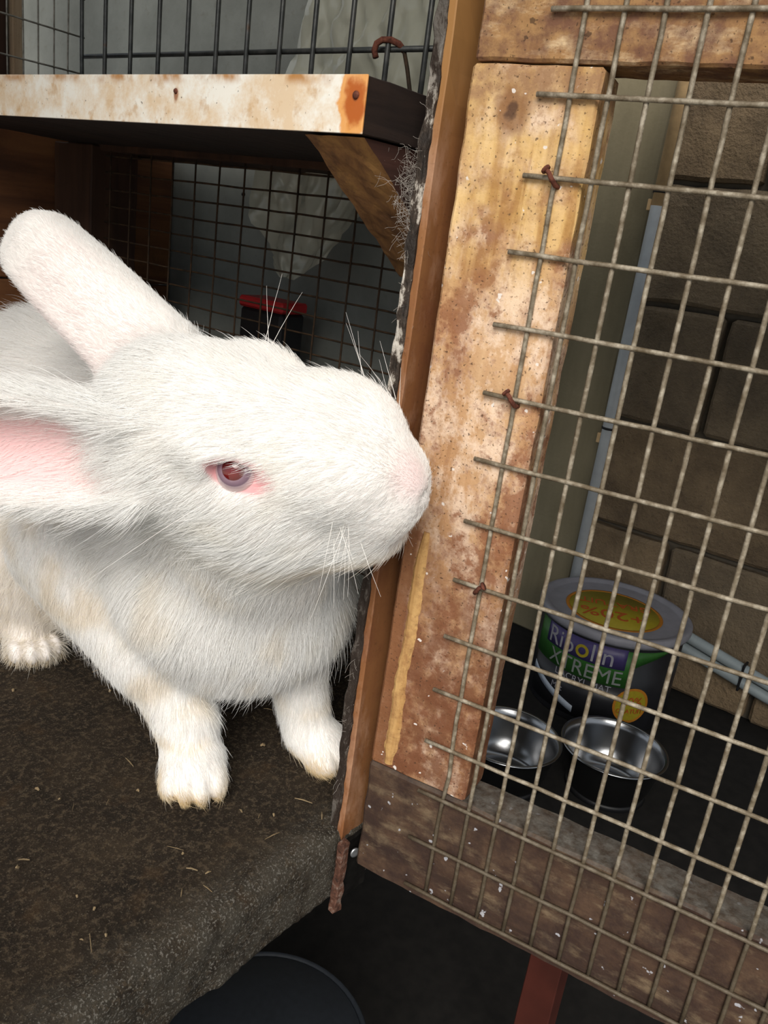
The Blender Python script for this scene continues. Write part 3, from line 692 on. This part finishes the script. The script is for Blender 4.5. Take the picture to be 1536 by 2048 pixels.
def bowl(loc, label):
    b = empty('steel_bowl', loc); tag(b, label, 'bowl', 'steel bowls on the floor')
    prof = [(0.0, 0.004), (0.045, 0.004), (0.054, 0.008), (0.064, 0.030), (0.0705, 0.060), (0.0725, 0.0715), (0.0765, 0.0735), (0.0790, 0.0720), (0.0785, 0.0705), (0.0745, 0.0695), (0.0722, 0.060), (0.0655, 0.029), (0.057, 0.006)]
    lathe_obj('bowl_shell', prof, MT['steel'], b, 72)
    lathe_obj('foot_ring', [(0.052, 0.0), (0.060, 0.0), (0.0575, 0.007), (0.054, 0.0075), (0.052, 0.0)], MT['black'], b, 48)
bowl((0.828, 0.125, FZ), 'stainless steel bowl in front of the paint pot, wholly seen through the mesh')
bowl((0.727, 0.247, FZ), 'stainless steel bowl partly hidden by the door stile')

tub = empty('dark_tub', (0.088, 0.105, FZ)); tag(tub, 'dark blue round tub in the gloom under the slab', 'tub')
lathe_obj('tub_wall', [(0.0, 0.0), (0.058, 0.0), (0.075, 0.165), (0.077, 0.168), (0.079, 0.166), (0.079, 0.160), (0.0765, 0.158)], MT['tub_blue'], tub, 56)
lathe_obj('tub_cover', [(0.0, 0.180), (0.03, 0.178), (0.055, 0.173), (0.074, 0.166)], MT['tub_blue'], tub, 56)
tag(board('leg_post', (0.255, -0.045, FZ), (0.276, -0.018, -0.24), MT['red_leg'], None, cell=0.03, amp=0.0004), 'red-brown post standing under the open door', 'post')


# ------------------------------------------------------------------ the rabbit
HS = 0.87
HO = np.array((-0.0559, 0.02, 0.2002))                       # point between the eyes
HR = np.array(((0.436, -0.8956, -0.0878), (0.7555, 0.3113, 0.5764), (-0.4889, -0.3177, 0.8124)))   # rows: nose-ward, left, up
def hw(p): return HO + (np.asarray(p, float) * HS) @ HR
def unit(v): v = np.asarray(v, float); return v / np.linalg.norm(v)
def smin(a, b, k):
    h = np.clip(0.5 + 0.5 * (b - a) / k, 0, 1); return b * (1 - h) + a * h - k * h * (1 - h)
class Ell:
    def __init__(s, c, r, g, k=0.012, R=None): s.c = np.asarray(c, float); s.r = np.asarray(r, float); s.g = g; s.k = k; s.R = np.eye(3) if R is None else R
    def box(s): m = max(s.r); return s.c - m, s.c + m
    def d(s, P):
        q = (P - s.c) @ s.R.T; q0 = q / s.r; k0 = np.sqrt((q0 * q0).sum(-1)) + 1e-9; q1 = q0 / s.r; k1 = np.sqrt((q1 * q1).sum(-1)) + 1e-9
        return k0 * (k0 - 1) / k1
class Cap:
    def __init__(s, a, b, ra, rb, g, k=0.012): s.a = np.asarray(a, float); s.b = np.asarray(b, float); s.ra = ra; s.rb = rb; s.g = g; s.k = k
    def box(s): m = max(s.ra, s.rb); return np.minimum(s.a, s.b) - m, np.maximum(s.a, s.b) + m
    def d(s, P):
        ab = s.b - s.a; t = np.clip(((P - s.a) @ ab) / (ab @ ab), 0, 1)
        return np.linalg.norm(P - s.a - t[..., None] * ab, axis=-1) - (s.ra + (s.rb - s.ra) * t)
class Ear:
    def __init__(s, base, tip, hd, wid, cup, th, g, k, bend=0.0):
        s.base = np.asarray(base, float); ax = np.asarray(tip, float) - s.base; s.L = np.linalg.norm(ax); s.A = ax / s.L
        hd = np.asarray(hd, float); s.H = unit(hd - s.A * (hd @ s.A)); s.W = np.cross(s.H, s.A); s.wid = wid; s.cup = cup; s.th = th; s.g = g; s.k = k; s.bend = bend
    def box(s):
        e = s.base + s.A * s.L; m = 0.04; return np.minimum(s.base, e) - m, np.maximum(s.base, e) + m
    def loc(s, P):
        q = P - s.base; t = (q @ s.A) / s.L; w = q @ s.W; h = q @ s.H - s.bend * 4 * t * (1 - t)
        tc = np.clip(t, 0, 1); Wd = np.interp(tc, s.wid[0], s.wid[1]); cu = np.interp(tc, s.cup[0], s.cup[1])
        hc = cu * (w / np.maximum(Wd, 0.004)) ** 2 - cu * 0.35
        return t, w, h, Wd, hc
    def d(s, P):
        t, w, h, Wd, hc = s.loc(P); e = (t - np.clip(t, 0.0, 0.985)) * s.L; th = np.interp(np.clip(t, 0, 1), s.th[0], s.th[1])
        a = np.maximum(np.abs(h - hc) - th * 0.4, 0) * 0.8; b = np.maximum(np.abs(w) - (Wd - th * 0.6), 0)
        return np.sqrt(a * a + b * b + e * e) - th * 0.6

HD, EN, EF, BD, CH_, LG, PW, HL = range(8)
def H_(c, r, k=0.012, g=HD): return Ell(hw(c), np.asarray(r) * HS, g, k, HR)
ear_near = Ear((-0.0778, 0.0534, 0.186), (-0.1314, 0.153, 0.1682), -CR[2] * 0.85 + CR[1] * 0.45,
               ((0, 0.15, 0.35, 0.6, 0.85, 1.0), (0.0155, 0.0203, 0.0232, 0.0232, 0.0165, 0.005)), ((0, 0.25, 1), (0.020, 0.018, 0.010)), ((0, 0.3, 1), (0.0065, 0.0055, 0.004)), EN, 0.012, -0.004)
ear_far = Ear((-0.0535, 0.0752, 0.21), (-0.045, 0.1879, 0.2498), -CR[0] * 0.75 + CR[1] * 0.55 + CR[2] * 0.45,
              ((0, 0.15, 0.4, 0.70, 0.82, 0.91, 0.97, 1.0), (0.0160, 0.0163, 0.0175, 0.0185, 0.0178, 0.0150, 0.0105, 0.0065)), ((0, 0.25, 1), (0.010, 0.009, 0.006)), ((0, 0.5, 0.85, 1), (0.0135, 0.0135, 0.0125, 0.0065)), EF, 0.014, 0.0)
pd1 = unit((-0.62, -0.78, 0)); pl1 = np.array((-pd1[1], pd1[0], 0)); PR1 = np.stack([pd1, pl1, (0, 0, 1)])
pd2 = unit((0.12, -0.99, 0)); pl2 = np.array((-pd2[1], pd2[0], 0)); PR2 = np.stack([pd2, pl2, (0, 0, 1)])
pd3 = unit((-0.25, -0.97, 0)); pl3 = np.array((-pd3[1], pd3[0], 0)); PR3 = np.stack([pd3, pl3, (0, 0, 1)])
PRIMS = [
    Ell((0.032, 0.215, 0.100), (0.066, 0.125, 0.093), BD, 0.02),
    Ell((0.032, 0.290, 0.103), (0.069, 0.078, 0.095), BD, 0.02),
    Ell((0.015, 0.140, 0.115), (0.054, 0.060, 0.062), BD, 0.02),
    Cap(hw((-0.036, -0.002, -0.022)), (0.012, 0.145, 0.122), 0.029, 0.052, BD, 0.02),
    # head
    H_((-0.022, 0.001, -0.003), (0.040, 0.0295, 0.0285)), H_((0.016, 0, -0.0070), (0.045, 0.0270, 0.0285)),
    H_((0.052, 0, -0.0170), (0.0255, 0.0205, 0.0230)), H_((0.004, -0.0185, -0.0275), (0.036, 0.0190, 0.0235)), H_((0.004, 0.0175, -0.0260), (0.035, 0.0180, 0.0220)),
    H_((0.034, -0.0135, -0.0030), (0.0270, 0.0160, 0.0190), 0.008), H_((0.034, 0.0140, 0.0010), (0.0260, 0.0165, 0.0190), 0.008),
    H_((0.0540, -0.0110, -0.0200), (0.0180, 0.0125, 0.0165), 0.006), H_((0.0540, 0.0110, -0.0180), (0.0180, 0.0125, 0.0160), 0.006),
    H_((0.0475, -0.001, -0.0440), (0.0205, 0.0150, 0.0120), 0.007), H_((0.026, -0.0085, -0.0405), (0.038, 0.0205, 0.0185)), H_((0.026, 0.0075, -0.0395), (0.037, 0.0200, 0.0180)),
    H_((-0.004, -0.0255, 0.0085), (0.0150, 0.0080, 0.0075), 0.008), H_((-0.004, 0.0255, 0.0090), (0.0145, 0.0075, 0.0070), 0.008),
    ear_near, ear_far,
    # chest and dewlap
    Ell((-0.0065, 0.0880, 0.1000), (0.046, 0.048, 0.043), CH_, 0.012), Ell((0.0120, 0.0680, 0.0930), (0.038, 0.038, 0.036), CH_, 0.016),
    Ell((0.010, 0.085, 0.070), (0.040, 0.034, 0.026), CH_, 0.014),
    Cap(hw((0.005, 0, -0.030)), (0.006, 0.080, 0.105), 0.030, 0.042, CH_, 0.014),
    # front legs
    Cap((-0.0255, 0.172, 0.098), (-0.0245, 0.112, 0.062), 0.036, 0.024, LG, 0.010), Cap((-0.0245, 0.112, 0.062), (-0.0205, 0.0865, 0.027), 0.0205, 0.0135, LG, 0.008),
    Cap((-0.0205, 0.0865, 0.027), (-0.0215, 0.0800, 0.014), 0.0135, 0.0125, LG, 0.006),
    Cap((0.0300, 0.080, 0.084), (0.0335, 0.066, 0.052), 0.024, 0.0150, LG, 0.010), Cap((0.0335, 0.066, 0.052), (0.0345, 0.0560, 0.022), 0.0145, 0.0125, LG, 0.006),
    Ell((-0.0250, 0.0745, 0.0115), (0.0175, 0.0150, 0.0110), PW, 0.006, PR1), Ell((0.0362, 0.0465, 0.0115), (0.0180, 0.0140, 0.0110), PW, 0.006, PR2),
    # hind leg
    Ell((-0.012, 0.275, 0.058), (0.034, 0.062, 0.058), HL, 0.012), Cap((-0.0190, 0.2380, 0.0130), (0.002, 0.325, 0.0145), 0.0125, 0.0145, HL, 0.008),
    Cap((0.062, 0.245, 0.0130), (0.062, 0.325, 0.0145), 0.0125, 0.0145, HL, 0.008),
]
for (c, dr, lr, PRm) in ((np.array((-0.0250, 0.0745, 0)), pd1, pl1, PR1), (np.array((0.0362, 0.0465, 0)), pd2, pl2, PR2), (np.array((-0.0185, 0.236, 0)), pd3, pl3, PR3)):
    for s_, f_ in ((-1.5, 0.0095), (-0.5, 0.0140), (0.5, 0.0145), (1.5, 0.0105)):
        p = c + dr * f_ + lr * s_ * 0.0074; p[2] = 0.0078
        PRIMS.append(Ell(p, (0.0095, 0.0044, 0.0072), PW if PRm is not PR3 else HL, 0.0028, PRm))
EYES = []
for sd in (-1, 1):
    en = unit(np.array((0.10, sd * 0.80, 0.59)) @ HR)                    # out of the eye socket
    ea = unit(np.array((0.97, 0, -0.10)) @ HR); ea = unit(ea - en * (ea @ en)); eu = np.cross(en, ea) * (1 if np.dot(np.cross(en, ea), HR[2]) > 0 else -1)
    EYES.append((hw((0.0030, sd * 0.0150, -0.0075)), en, ea, eu))

def build_field():
    lo = np.array((-0.156, -0.052, -0.004)); hi = np.array((0.110, 0.385, 0.285)); h = 0.0014
    n = np.ceil((hi - lo) / h).astype(int) + 1
    ax = [lo[i] + h * np.arange(n[i]) for i in range(3)]
    D = np.full(n, 0.05, np.float32)
    def sub(b0, b1, m):
        i0 = np.clip(np.floor((b0 - m - lo) / h).astype(int), 0, n - 1); i1 = np.clip(np.ceil((b1 + m - lo) / h).astype(int) + 1, 1, n)
        sl = tuple(slice(a, b) for a, b in zip(i0, i1))
        return sl, np.stack(np.meshgrid(*[ax[k][sl[k]] for k in range(3)], indexing='ij'), -1)
    for pr in PRIMS:
        b0, b1 = pr.box(); sl, P = sub(b0, b1, pr.k + 0.006)
        D[sl] = smin(D[sl], pr.d(P), pr.k)
    # eye openings on the surface of the head, tear corner, mouth line, nostrils
    def value(p): i = np.clip(np.round((p - lo) / h).astype(int), 0, n - 1); return D[tuple(i)]
    for i in range(2):
        c, en, ea, eu = EYES[i]; t = 0.0
        while value(c + en * t) < 0 and t < 0.05: t += 0.0004
        EYES[i] = (c + en * (t - 0.0008), en, ea, eu)
    for (c, en, ea, eu) in EYES:
        R = np.stack([ea, eu, en])
        for cc, rr, kk in ((c + en * 0.0010 + ea * 0.0002, (0.0085, 0.0049, 0.0075), 0.0015), (c + en * 0.0010 + ea * 0.0082 - eu * 0.0016, (0.0050, 0.0017, 0.0035), 0.0015)):
            e = Ell(cc, rr, 0, kk, R); b0, b1 = e.box(); sl, P = sub(b0, b1, 0.008)
            D[sl] = -smin(-D[sl], e.d(P), kk)
    for cc, rr in (((0.0660, 0, -0.0335), (0.0130, 0.0125, 0.0020)), ((0.0755, 0.0038, -0.0125), (0.0022, 0.0026, 0.0010)), ((0.0755, -0.0038, -0.0125), (0.0022, 0.0026, 0.0010))):
        e = Ell(hw(cc), rr, 0, 0.002, HR); b0, b1 = e.box(); sl, P = sub(b0, b1, 0.006); D[sl] = -smin(-D[sl], e.d(P), 0.0015)
    # the feet stand flat on the slab
    D = np.maximum(D, (0.0008 - ax[2])[None, None, :].astype(np.float32))
    return D, lo, h
def surface_nets(D, lo, h):
    S = D < 0; n = np.array(D.shape); c = [S[i:n[0] - 1 + i, j:n[1] - 1 + j, k:n[2] - 1 + k] for i in (0, 1) for j in (0, 1) for k in (0, 1)]
    cnt = sum(x.astype(np.int8) for x in c); act = (cnt > 0) & (cnt < 8); idx = np.argwhere(act); N = len(idx)
    vid = np.full(act.shape, -1, np.int32); vid[act] = np.arange(N)
    cor = np.array([(i, j, k) for i in (0, 1) for j in (0, 1) for k in (0, 1)])
    val = np.stack([D[idx[:, 0] + a, idx[:, 1] + b, idx[:, 2] + d] for a, b, d in cor], 1)
    acc = np.zeros((N, 3)); num = np.zeros(N)
    for a in range(8):
        for b in range(a + 1, 8):
            if np.abs(cor[a] - cor[b]).sum() != 1: continue
            m = (val[:, a] < 0) != (val[:, b] < 0); t = val[:, a] / np.where(m, val[:, a] - val[:, b], 1)
            acc += np.where(m[:, None], cor[a] + t[:, None] * (cor[b] - cor[a]), 0); num += m
    V = lo + h * (idx + acc / num[:, None]); F = []
    for axis in range(3):
        sl0 = [slice(1, -1)] * 3; sl1 = [slice(1, -1)] * 3; sl0[axis] = slice(0, -1); sl1[axis] = slice(1, None)
        a, b = S[tuple(sl0)], S[tuple(sl1)]; e = np.argwhere(a != b)
        off = np.ones(3, int); off[axis] = 0; e = e + off; flip = S[tuple(e.T)]
        u, v = [(1, 2), (2, 0), (0, 1)][axis]; du = np.zeros(3, int); du[u] = 1; dv = np.zeros(3, int); dv[v] = 1
        q = np.stack([vid[tuple((e - du - dv).T)], vid[tuple((e - dv).T)], vid[tuple(e.T)], vid[tuple((e - du).T)]], 1)
        q = np.where(flip[:, None], q, q[:, ::-1]); F.append(q)
    return V, np.concatenate(F)

def build_rabbit():
    D, lo, h = build_field(); V, Fq = surface_nets(D, lo, h)
    # light smoothing
    for _ in range(2):
        acc = np.zeros_like(V); num = np.zeros(len(V))
        for i in range(4):
            a, b = Fq[:, i], Fq[:, (i + 1) % 4]; np.add.at(acc, a, V[b]); np.add.at(acc, b, V[a]); np.add.at(num, a, 1); np.add.at(num, b, 1)
        V = V + 0.5 * (acc / num[:, None] - V)
    rb = empty('rabbit', (0.005, 0.15, 0.0)); off = np.array((0.005, 0.15, 0.0))
    tag(rb, 'white albino rabbit with pink eyes sniffing the edge of the open door', 'rabbit')
    # vertex normals
    fn = np.cross(V[Fq[:, 2]] - V[Fq[:, 0]], V[Fq[:, 3]] - V[Fq[:, 1]]); N = np.zeros_like(V)
    for i in range(4): np.add.at(N, Fq[:, i], fn)
    N /= np.linalg.norm(N, axis=1, keepdims=True) + 1e-12
    # which part of the body each vertex belongs to
    G = np.full((len(V), 8), 0.08)
    for pr in PRIMS: G[:, pr.g] = np.minimum(G[:, pr.g], pr.d(V))
    wts = np.exp(-(G - G.min(1, keepdims=True)) / 0.005); wts /= wts.sum(1, keepdims=True)
    hl = (V - HO) @ HR.T / HS                                      # head frame
    # skin colour
    skin = np.tile(np.array((0.86, 0.81, 0.78)), (len(V), 1)); hairf = np.ones(len(V))
    def blend(m, c): skin[:] = skin * (1 - m[:, None]) + np.array(c) * m[:, None]
    sm = lambda v, a, b: np.clip((v - a) / (b - a), 0, 1) ** 2 * (3 - 2 * np.clip((v - a) / (b - a), 0, 1))
    for (c, en, ea, eu) in EYES:
        q = V - c; x = q @ ea; y = q @ eu; z = q @ en
        r = np.sqrt(((x - 0.0022) / 0.0112) ** 2 + (y / 0.0060) ** 2); near = (np.abs(z) < 0.014)
        blend(sm(r, 1.25, 0.9) * near, (0.74, 0.36, 0.37)); hairf *= np.where(near, sm(r, 0.92, 1.12), 1)
    nose = np.linalg.norm((hl - (0.0700, -0.004, 0.000)) / (0.016, 0.014, 0.014), axis=1); blend(0.4 * sm(nose, 1.1, 0.2), (0.86, 0.52, 0.52))
    pinkh = 0.22 * sm(nose, 1.2, 0.1)
    inner = np.zeros(len(V))
    for e, wg in ((ear_near, EN), (ear_far, EF)):
        t, w, hh, Wd, hc = e.loc(V); m = (hh > hc) * wts[:, wg] * sm(np.abs(w - 0.16 * Wd * np.sign(e.W @ CR[1])) / Wd, 0.78, 0.40) * sm(t, 0.0, 0.16)
        inner = np.maximum(inner, m)
        if wg == EF: pe = 0.22 * sm(w * np.sign(e.W @ (-CR[0] + CR[1])), 0.002, 0.016) * wts[:, wg] * sm(t, 0.85, 0.5)
    blend(inner, (0.78, 0.50, 0.50)); hairf *= 1 - 0.80 * inner
    pinkh = np.maximum(pinkh, np.maximum(pe, 0.25 * inner))
    # stains in the coat, with shade painted in under the jaw and low on the flank
    tan = np.zeros(len(V))
    nz = np.array([noise.noise(Vector(p) * 70) for p in V[::1]])
    tan = np.maximum(tan, (wts[:, PW] + 0.8 * (wts[:, HL])) * sm(V[:, 2] + 0.005 * nz, 0.0150, 0.004) * 0.95)
    tan = np.maximum(tan, wts[:, LG] * sm(np.abs(V[:, 2] - 0.024 + 0.003 * nz), 0.0035, 0.001) * sm(V[:, 0], -0.015, -0.026) * 0.5)
    tan = np.maximum(tan, wts[:, LG] * sm(nz, -0.25, 0.5) * 0.30 * (V[:, 2] > 0.03))
    tan = np.maximum(tan, (wts[:, BD] + wts[:, HL]) * sm(V[:, 2], 0.13, 0.06) * (0.45 + 0.25 * sm(nz, -0.2, 0.6)) * 0.45)  # low on the body: stain plus smooth shading put into the fur colour
    tan = np.maximum(tan, (0.25 * wts[:, HD] + wts[:, CH_]) * 0.16 * sm(nz, 0.05, 0.6))
    jaw = wts[:, HD] * sm(hl[:, 2], -0.036, -0.052) * 0.40; tan = np.maximum(tan, jaw)  # tan under the jaw is partly shade put into the fur colour
    # flow of the coat
    down = np.array((0, 0, -1.0)); flow = np.zeros_like(V)
    hb_ = -HR[0] + 0.0 * HR[2]
    side = np.sign(hl[:, 1:2]) * HR[1][None] * np.clip(np.abs(hl[:, 1:2]) / 0.03, 0, 1) * 0.45
    flow += wts[:, HD:HD + 1] * (hb_[None] + side - HR[2][None] * 0.15)
    flow += wts[:, EN:EN + 1] * (ear_near.A[None] + 0.25 * np.sign(((V - ear_near.base) @ ear_near.W))[:, None] * ear_near.W[None])
    flow += wts[:, EF:EF + 1] * ear_far.A[None]
    flow += wts[:, BD:BD + 1] * np.array((0, 0.85, -0.5)); flow += wts[:, CH_:CH_ + 1] * np.array((-0.1, 0.25, -1.0))
    flow += wts[:, LG:LG + 1] * np.array((-0.1, -0.1, -1.0)); flow += wts[:, HL:HL + 1] * np.array((0, 0.2, -0.9))
    flow += wts[:, PW:PW + 1] * np.array((-0.3, -0.9, -0.5))
    lens = np.array((0.0056, 0.0048, 0.0034, 0.0150, 0.0115, 0.0062, 0.0042, 0.0085)); Lv = wts @ lens
    Lv *= 1 - 0.55 * wts[:, HD] * sm(hl[:, 0], 0.035, 0.072)
    Lv *= 1 + 0.9 * wts[:, HD] * sm(hl[:, 2], -0.022, -0.040)                        # longer under the jaw
    Lv *= 1 + 0.5 * wts[:, HD] * sm(hl[:, 0], -0.02, -0.05)
    t, w, hh, Wd, hc = ear_near.loc(V); rim = wts[:, EN] * sm(np.abs(w) / Wd, 0.72, 0.95); Lv *= 1 + 1.6 * rim
    dens = wts @ np.array((3.0, 2.2, 3.0, 0.9, 1.9, 2.4, 2.8, 1.0)) * 1e6 * hairf
    # body mesh
    me = bpy.data.meshes.new('body'); Vo = V - off
    me.vertices.add(len(V)); me.vertices.foreach_set('co', Vo.astype(np.float32).ravel())
    me.loops.add(Fq.size); me.loops.foreach_set('vertex_index', Fq.astype(np.int32).ravel())
    me.polygons.add(len(Fq)); me.polygons.foreach_set('loop_start', np.arange(0, Fq.size, 4, dtype=np.int32))
    me.update(calc_edges=True); me.validate(); me.shade_smooth()
    at = me.color_attributes.new('skin', 'FLOAT_COLOR', 'POINT'); at.data.foreach_set('color', np.concatenate([skin, np.ones((len(V), 1))], 1).astype(np.float32).ravel())
    m = NT('rabbit_skin'); a = m.n('ShaderNodeAttribute', attribute_name='skin'); m.out(a.outputs['Color'], 0.6, 0, m.noise(700, 3), 0.15, 0.0005, 0.25)
    m.b.inputs['Subsurface Weight'].default_value = 0.0
    me.materials.append(m.m); link(bpy.data.objects.new('body', me), rb)
    # hair roots
    T = np.concatenate([Fq[:, [0, 1, 2]], Fq[:, [0, 2, 3]]]); ar = 0.5 * np.linalg.norm(np.cross(V[T[:, 1]] - V[T[:, 0]], V[T[:, 2]] - V[T[:, 0]]), axis=1)
    cen = V[T].mean(1); nrm = N[T].mean(1)
    seen = 0.35 + 0.65 * (((CAM - cen) * nrm).sum(1) > -0.12)      # thinner on the far side
    lam = ar * dens[T].mean(1) * seen * (cen[:, 2] > 0.0012)
    k = rng.poisson(lam); ti = np.repeat(np.arange(len(T)), k); n = len(ti)
    b = rng.random((n, 2)); fl = b.sum(1) > 1; b[fl] = 1 - b[fl]; W = np.stack([1 - b.sum(1), b[:, 0], b[:, 1]], 1)
    def itp(A): return (A[T[ti]] * (W[..., None] if A.ndim == 2 else W)).sum(1)
    P = itp(V); Nn = itp(N); Nn /= np.linalg.norm(Nn, axis=1, keepdims=True); L = itp(Lv) * rng.uniform(0.55, 1.2, n) * np.where(rng.random(n) < 0.035, 1.8, 1.0); Fl = itp(flow)
    # clumping: a slowly varying swirl of the coat
    sw = np.stack([np.sin(P[:, 1] * 310 + P[:, 2] * 190 + 2.1 * np.sin(P[:, 0] * 170)), np.sin(P[:, 0] * 290 - P[:, 2] * 240 + 1.7 * np.sin(P[:, 1] * 150)), np.sin(P[:, 0] * 230 + P[:, 1] * 260 + 1.9 * np.sin(P[:, 2] * 160))], 1)
    Fl = Fl + 0.12 * sw + rng.normal(0, 0.13, (n, 3)); Fl -= Nn * (Fl * Nn).sum(1, keepdims=True); Fl /= np.linalg.norm(Fl, axis=1, keepdims=True) + 1e-9
    wg = itp(wts); lift = wg @ np.array((0.34, 0.45, 0.34, 0.55, 0.52, 0.45, 0.38, 0.45)) * rng.uniform(0.7, 1.35, n)
    K = 5; pts = np.zeros((n, K, 3)); p = P - Nn * 0.0003; pts[:, 0] = p
    for j in range(1, K):
        s = j / (K - 1); d = Nn * (lift * (1.25 - 0.8 * s))[:, None] + Fl * (0.55 + 0.6 * s) + down * (0.10 * s) + rng.normal(0, 0.05, (n, 3)); d /= np.linalg.norm(d, axis=1, keepdims=True)
        p = p + d * (L / (K - 1))[:, None]; pts[:, j] = p
    pts[:, :, 2] = np.maximum(pts[:, :, 2], 0.0006)
    hc = bpy.data.hair_curves.new('fur'); hc.add_curves([K] * n); hc.points.foreach_set('position', (pts - off).astype(np.float32).ravel())
    ra = hc.attributes.get('radius') or hc.attributes.new('radius', 'FLOAT', 'POINT')
    prof = np.array((1.0, 0.95, 0.8, 0.55, 0.15)); base = 0.000062 * (0.75 + 0.5 * rng.random(n)) * (0.8 + 0.4 * np.clip(L / 0.012, 0, 1))
    ra.data.foreach_set('value', (base[:, None] * prof[None]).astype(np.float32).ravel())
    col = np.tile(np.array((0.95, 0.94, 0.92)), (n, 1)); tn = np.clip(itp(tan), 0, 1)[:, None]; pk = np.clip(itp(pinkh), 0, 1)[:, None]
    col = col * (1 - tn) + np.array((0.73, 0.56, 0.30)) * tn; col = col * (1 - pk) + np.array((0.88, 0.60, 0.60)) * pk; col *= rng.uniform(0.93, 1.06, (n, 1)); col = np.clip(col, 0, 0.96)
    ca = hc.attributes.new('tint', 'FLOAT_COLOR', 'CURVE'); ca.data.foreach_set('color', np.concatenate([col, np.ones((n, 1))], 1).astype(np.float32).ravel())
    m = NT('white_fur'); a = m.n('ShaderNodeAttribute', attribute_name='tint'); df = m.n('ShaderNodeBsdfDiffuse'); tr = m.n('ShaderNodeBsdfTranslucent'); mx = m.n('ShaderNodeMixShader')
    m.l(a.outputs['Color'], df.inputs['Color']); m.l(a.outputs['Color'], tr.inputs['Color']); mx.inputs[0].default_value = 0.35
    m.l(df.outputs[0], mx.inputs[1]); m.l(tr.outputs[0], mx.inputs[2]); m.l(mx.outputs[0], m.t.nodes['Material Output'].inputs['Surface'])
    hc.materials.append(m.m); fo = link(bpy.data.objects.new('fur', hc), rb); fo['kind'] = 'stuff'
    print('RABBIT verts', len(V), 'hairs', n)
    # eyes
    m = NT('albino_eye'); z = m.sep()[2]
    c = m.ramp(m.math('MULTIPLY', z, 1 / 0.0085), [(0.55, (0.60, 0.42, 0.42)), (0.70, (0.50, 0.38, 0.41)), (0.73, (0.22, 0.145, 0.19)), (0.875, (0.29, 0.19, 0.24)), (0.895, (0.10, 0.006, 0.006)), (1.0, (0.16, 0.010, 0.010))])
    m.out(c, 0.08, 0, spec=0.5); m.b.inputs['Coat Weight'].default_value = 0.6
    for i, (c0, en, ea, eu) in enumerate(EYES):
        bm = bmesh.new(); bmesh.ops.create_uvsphere(bm, u_segments=40, v_segments=28, radius=0.0085)
        o = bm_obj('eye', bm, m.m, rb, True)
        gz = unit(CAM - c0) if i == 0 else en
        gz = unit(gz * 0.9 + en * 0.2 - 0.22 * ea - 0.02 * eu)
        o.rotation_euler = Vector(gz).to_track_quat('Z', 'Y').to_euler(); o.location = c0 - en * 0.0080 - off
    # whiskers
    cur = []
    def whisk(root, d, L, sag=0.0):
        p = hw(root); d = unit(np.asarray(d, float) @ HR); q = []
        for j in range(9): q.append(p - off); d = unit(d + np.array((0, 0, -sag)) + rng.normal(0, 0.018, 3)); p = p + d * L / 8
        cur.append(q)
    for sd in (-1, 1):
        for i in range(11):
            whisk((rng.uniform(0.036, 0.060), sd * rng.uniform(0.019, 0.024), (rng.uniform(0.0, 0.012) if sd > 0 else rng.uniform(-0.028, -0.010))), ((rng.uniform(-0.8, -0.1) if sd > 0 else rng.uniform(-0.1, 0.9)), sd * 1.0, rng.uniform(-0.4, 0.5)), rng.uniform(0.014, 0.042), 0.015)
        for i in range(3): whisk((rng.uniform(-0.006, 0.006), sd * 0.0265, 0.014), (rng.uniform(-0.5, 0.4), sd * 0.7, 0.8), rng.uniform(0.02, 0.038), 0.01)
    for i in range(26): whisk((rng.uniform(0.045, 0.066), rng.uniform(-0.008, 0.008), rng.uniform(-0.044, -0.032)), (rng.uniform(0.1, 0.8), rng.uniform(-0.5, 0.5), -1), rng.uniform(0.006, 0.013), 0.0)
    whisk((-0.002, -0.03, -0.012), (-0.5, -1, 0.1), 0.06, 0.01)
    hc = bpy.data.hair_curves.new('whiskers'); hc.add_curves([9] * len(cur)); hc.points.foreach_set('position', np.array(cur, dtype=np.float32).ravel())
    ra = hc.attributes.get('radius') or hc.attributes.new('radius', 'FLOAT', 'POINT'); ra.data.foreach_set('value', np.tile(np.linspace(0.0001, 0.000025, 9), len(cur)).astype(np.float32))
    m = NT('whisker'); m.out((0.85, 0.82, 0.78), 0.5); hc.materials.append(m.m); wo = link(bpy.data.objects.new('whiskers', hc), rb); wo['kind'] = 'stuff'
build_rabbit()
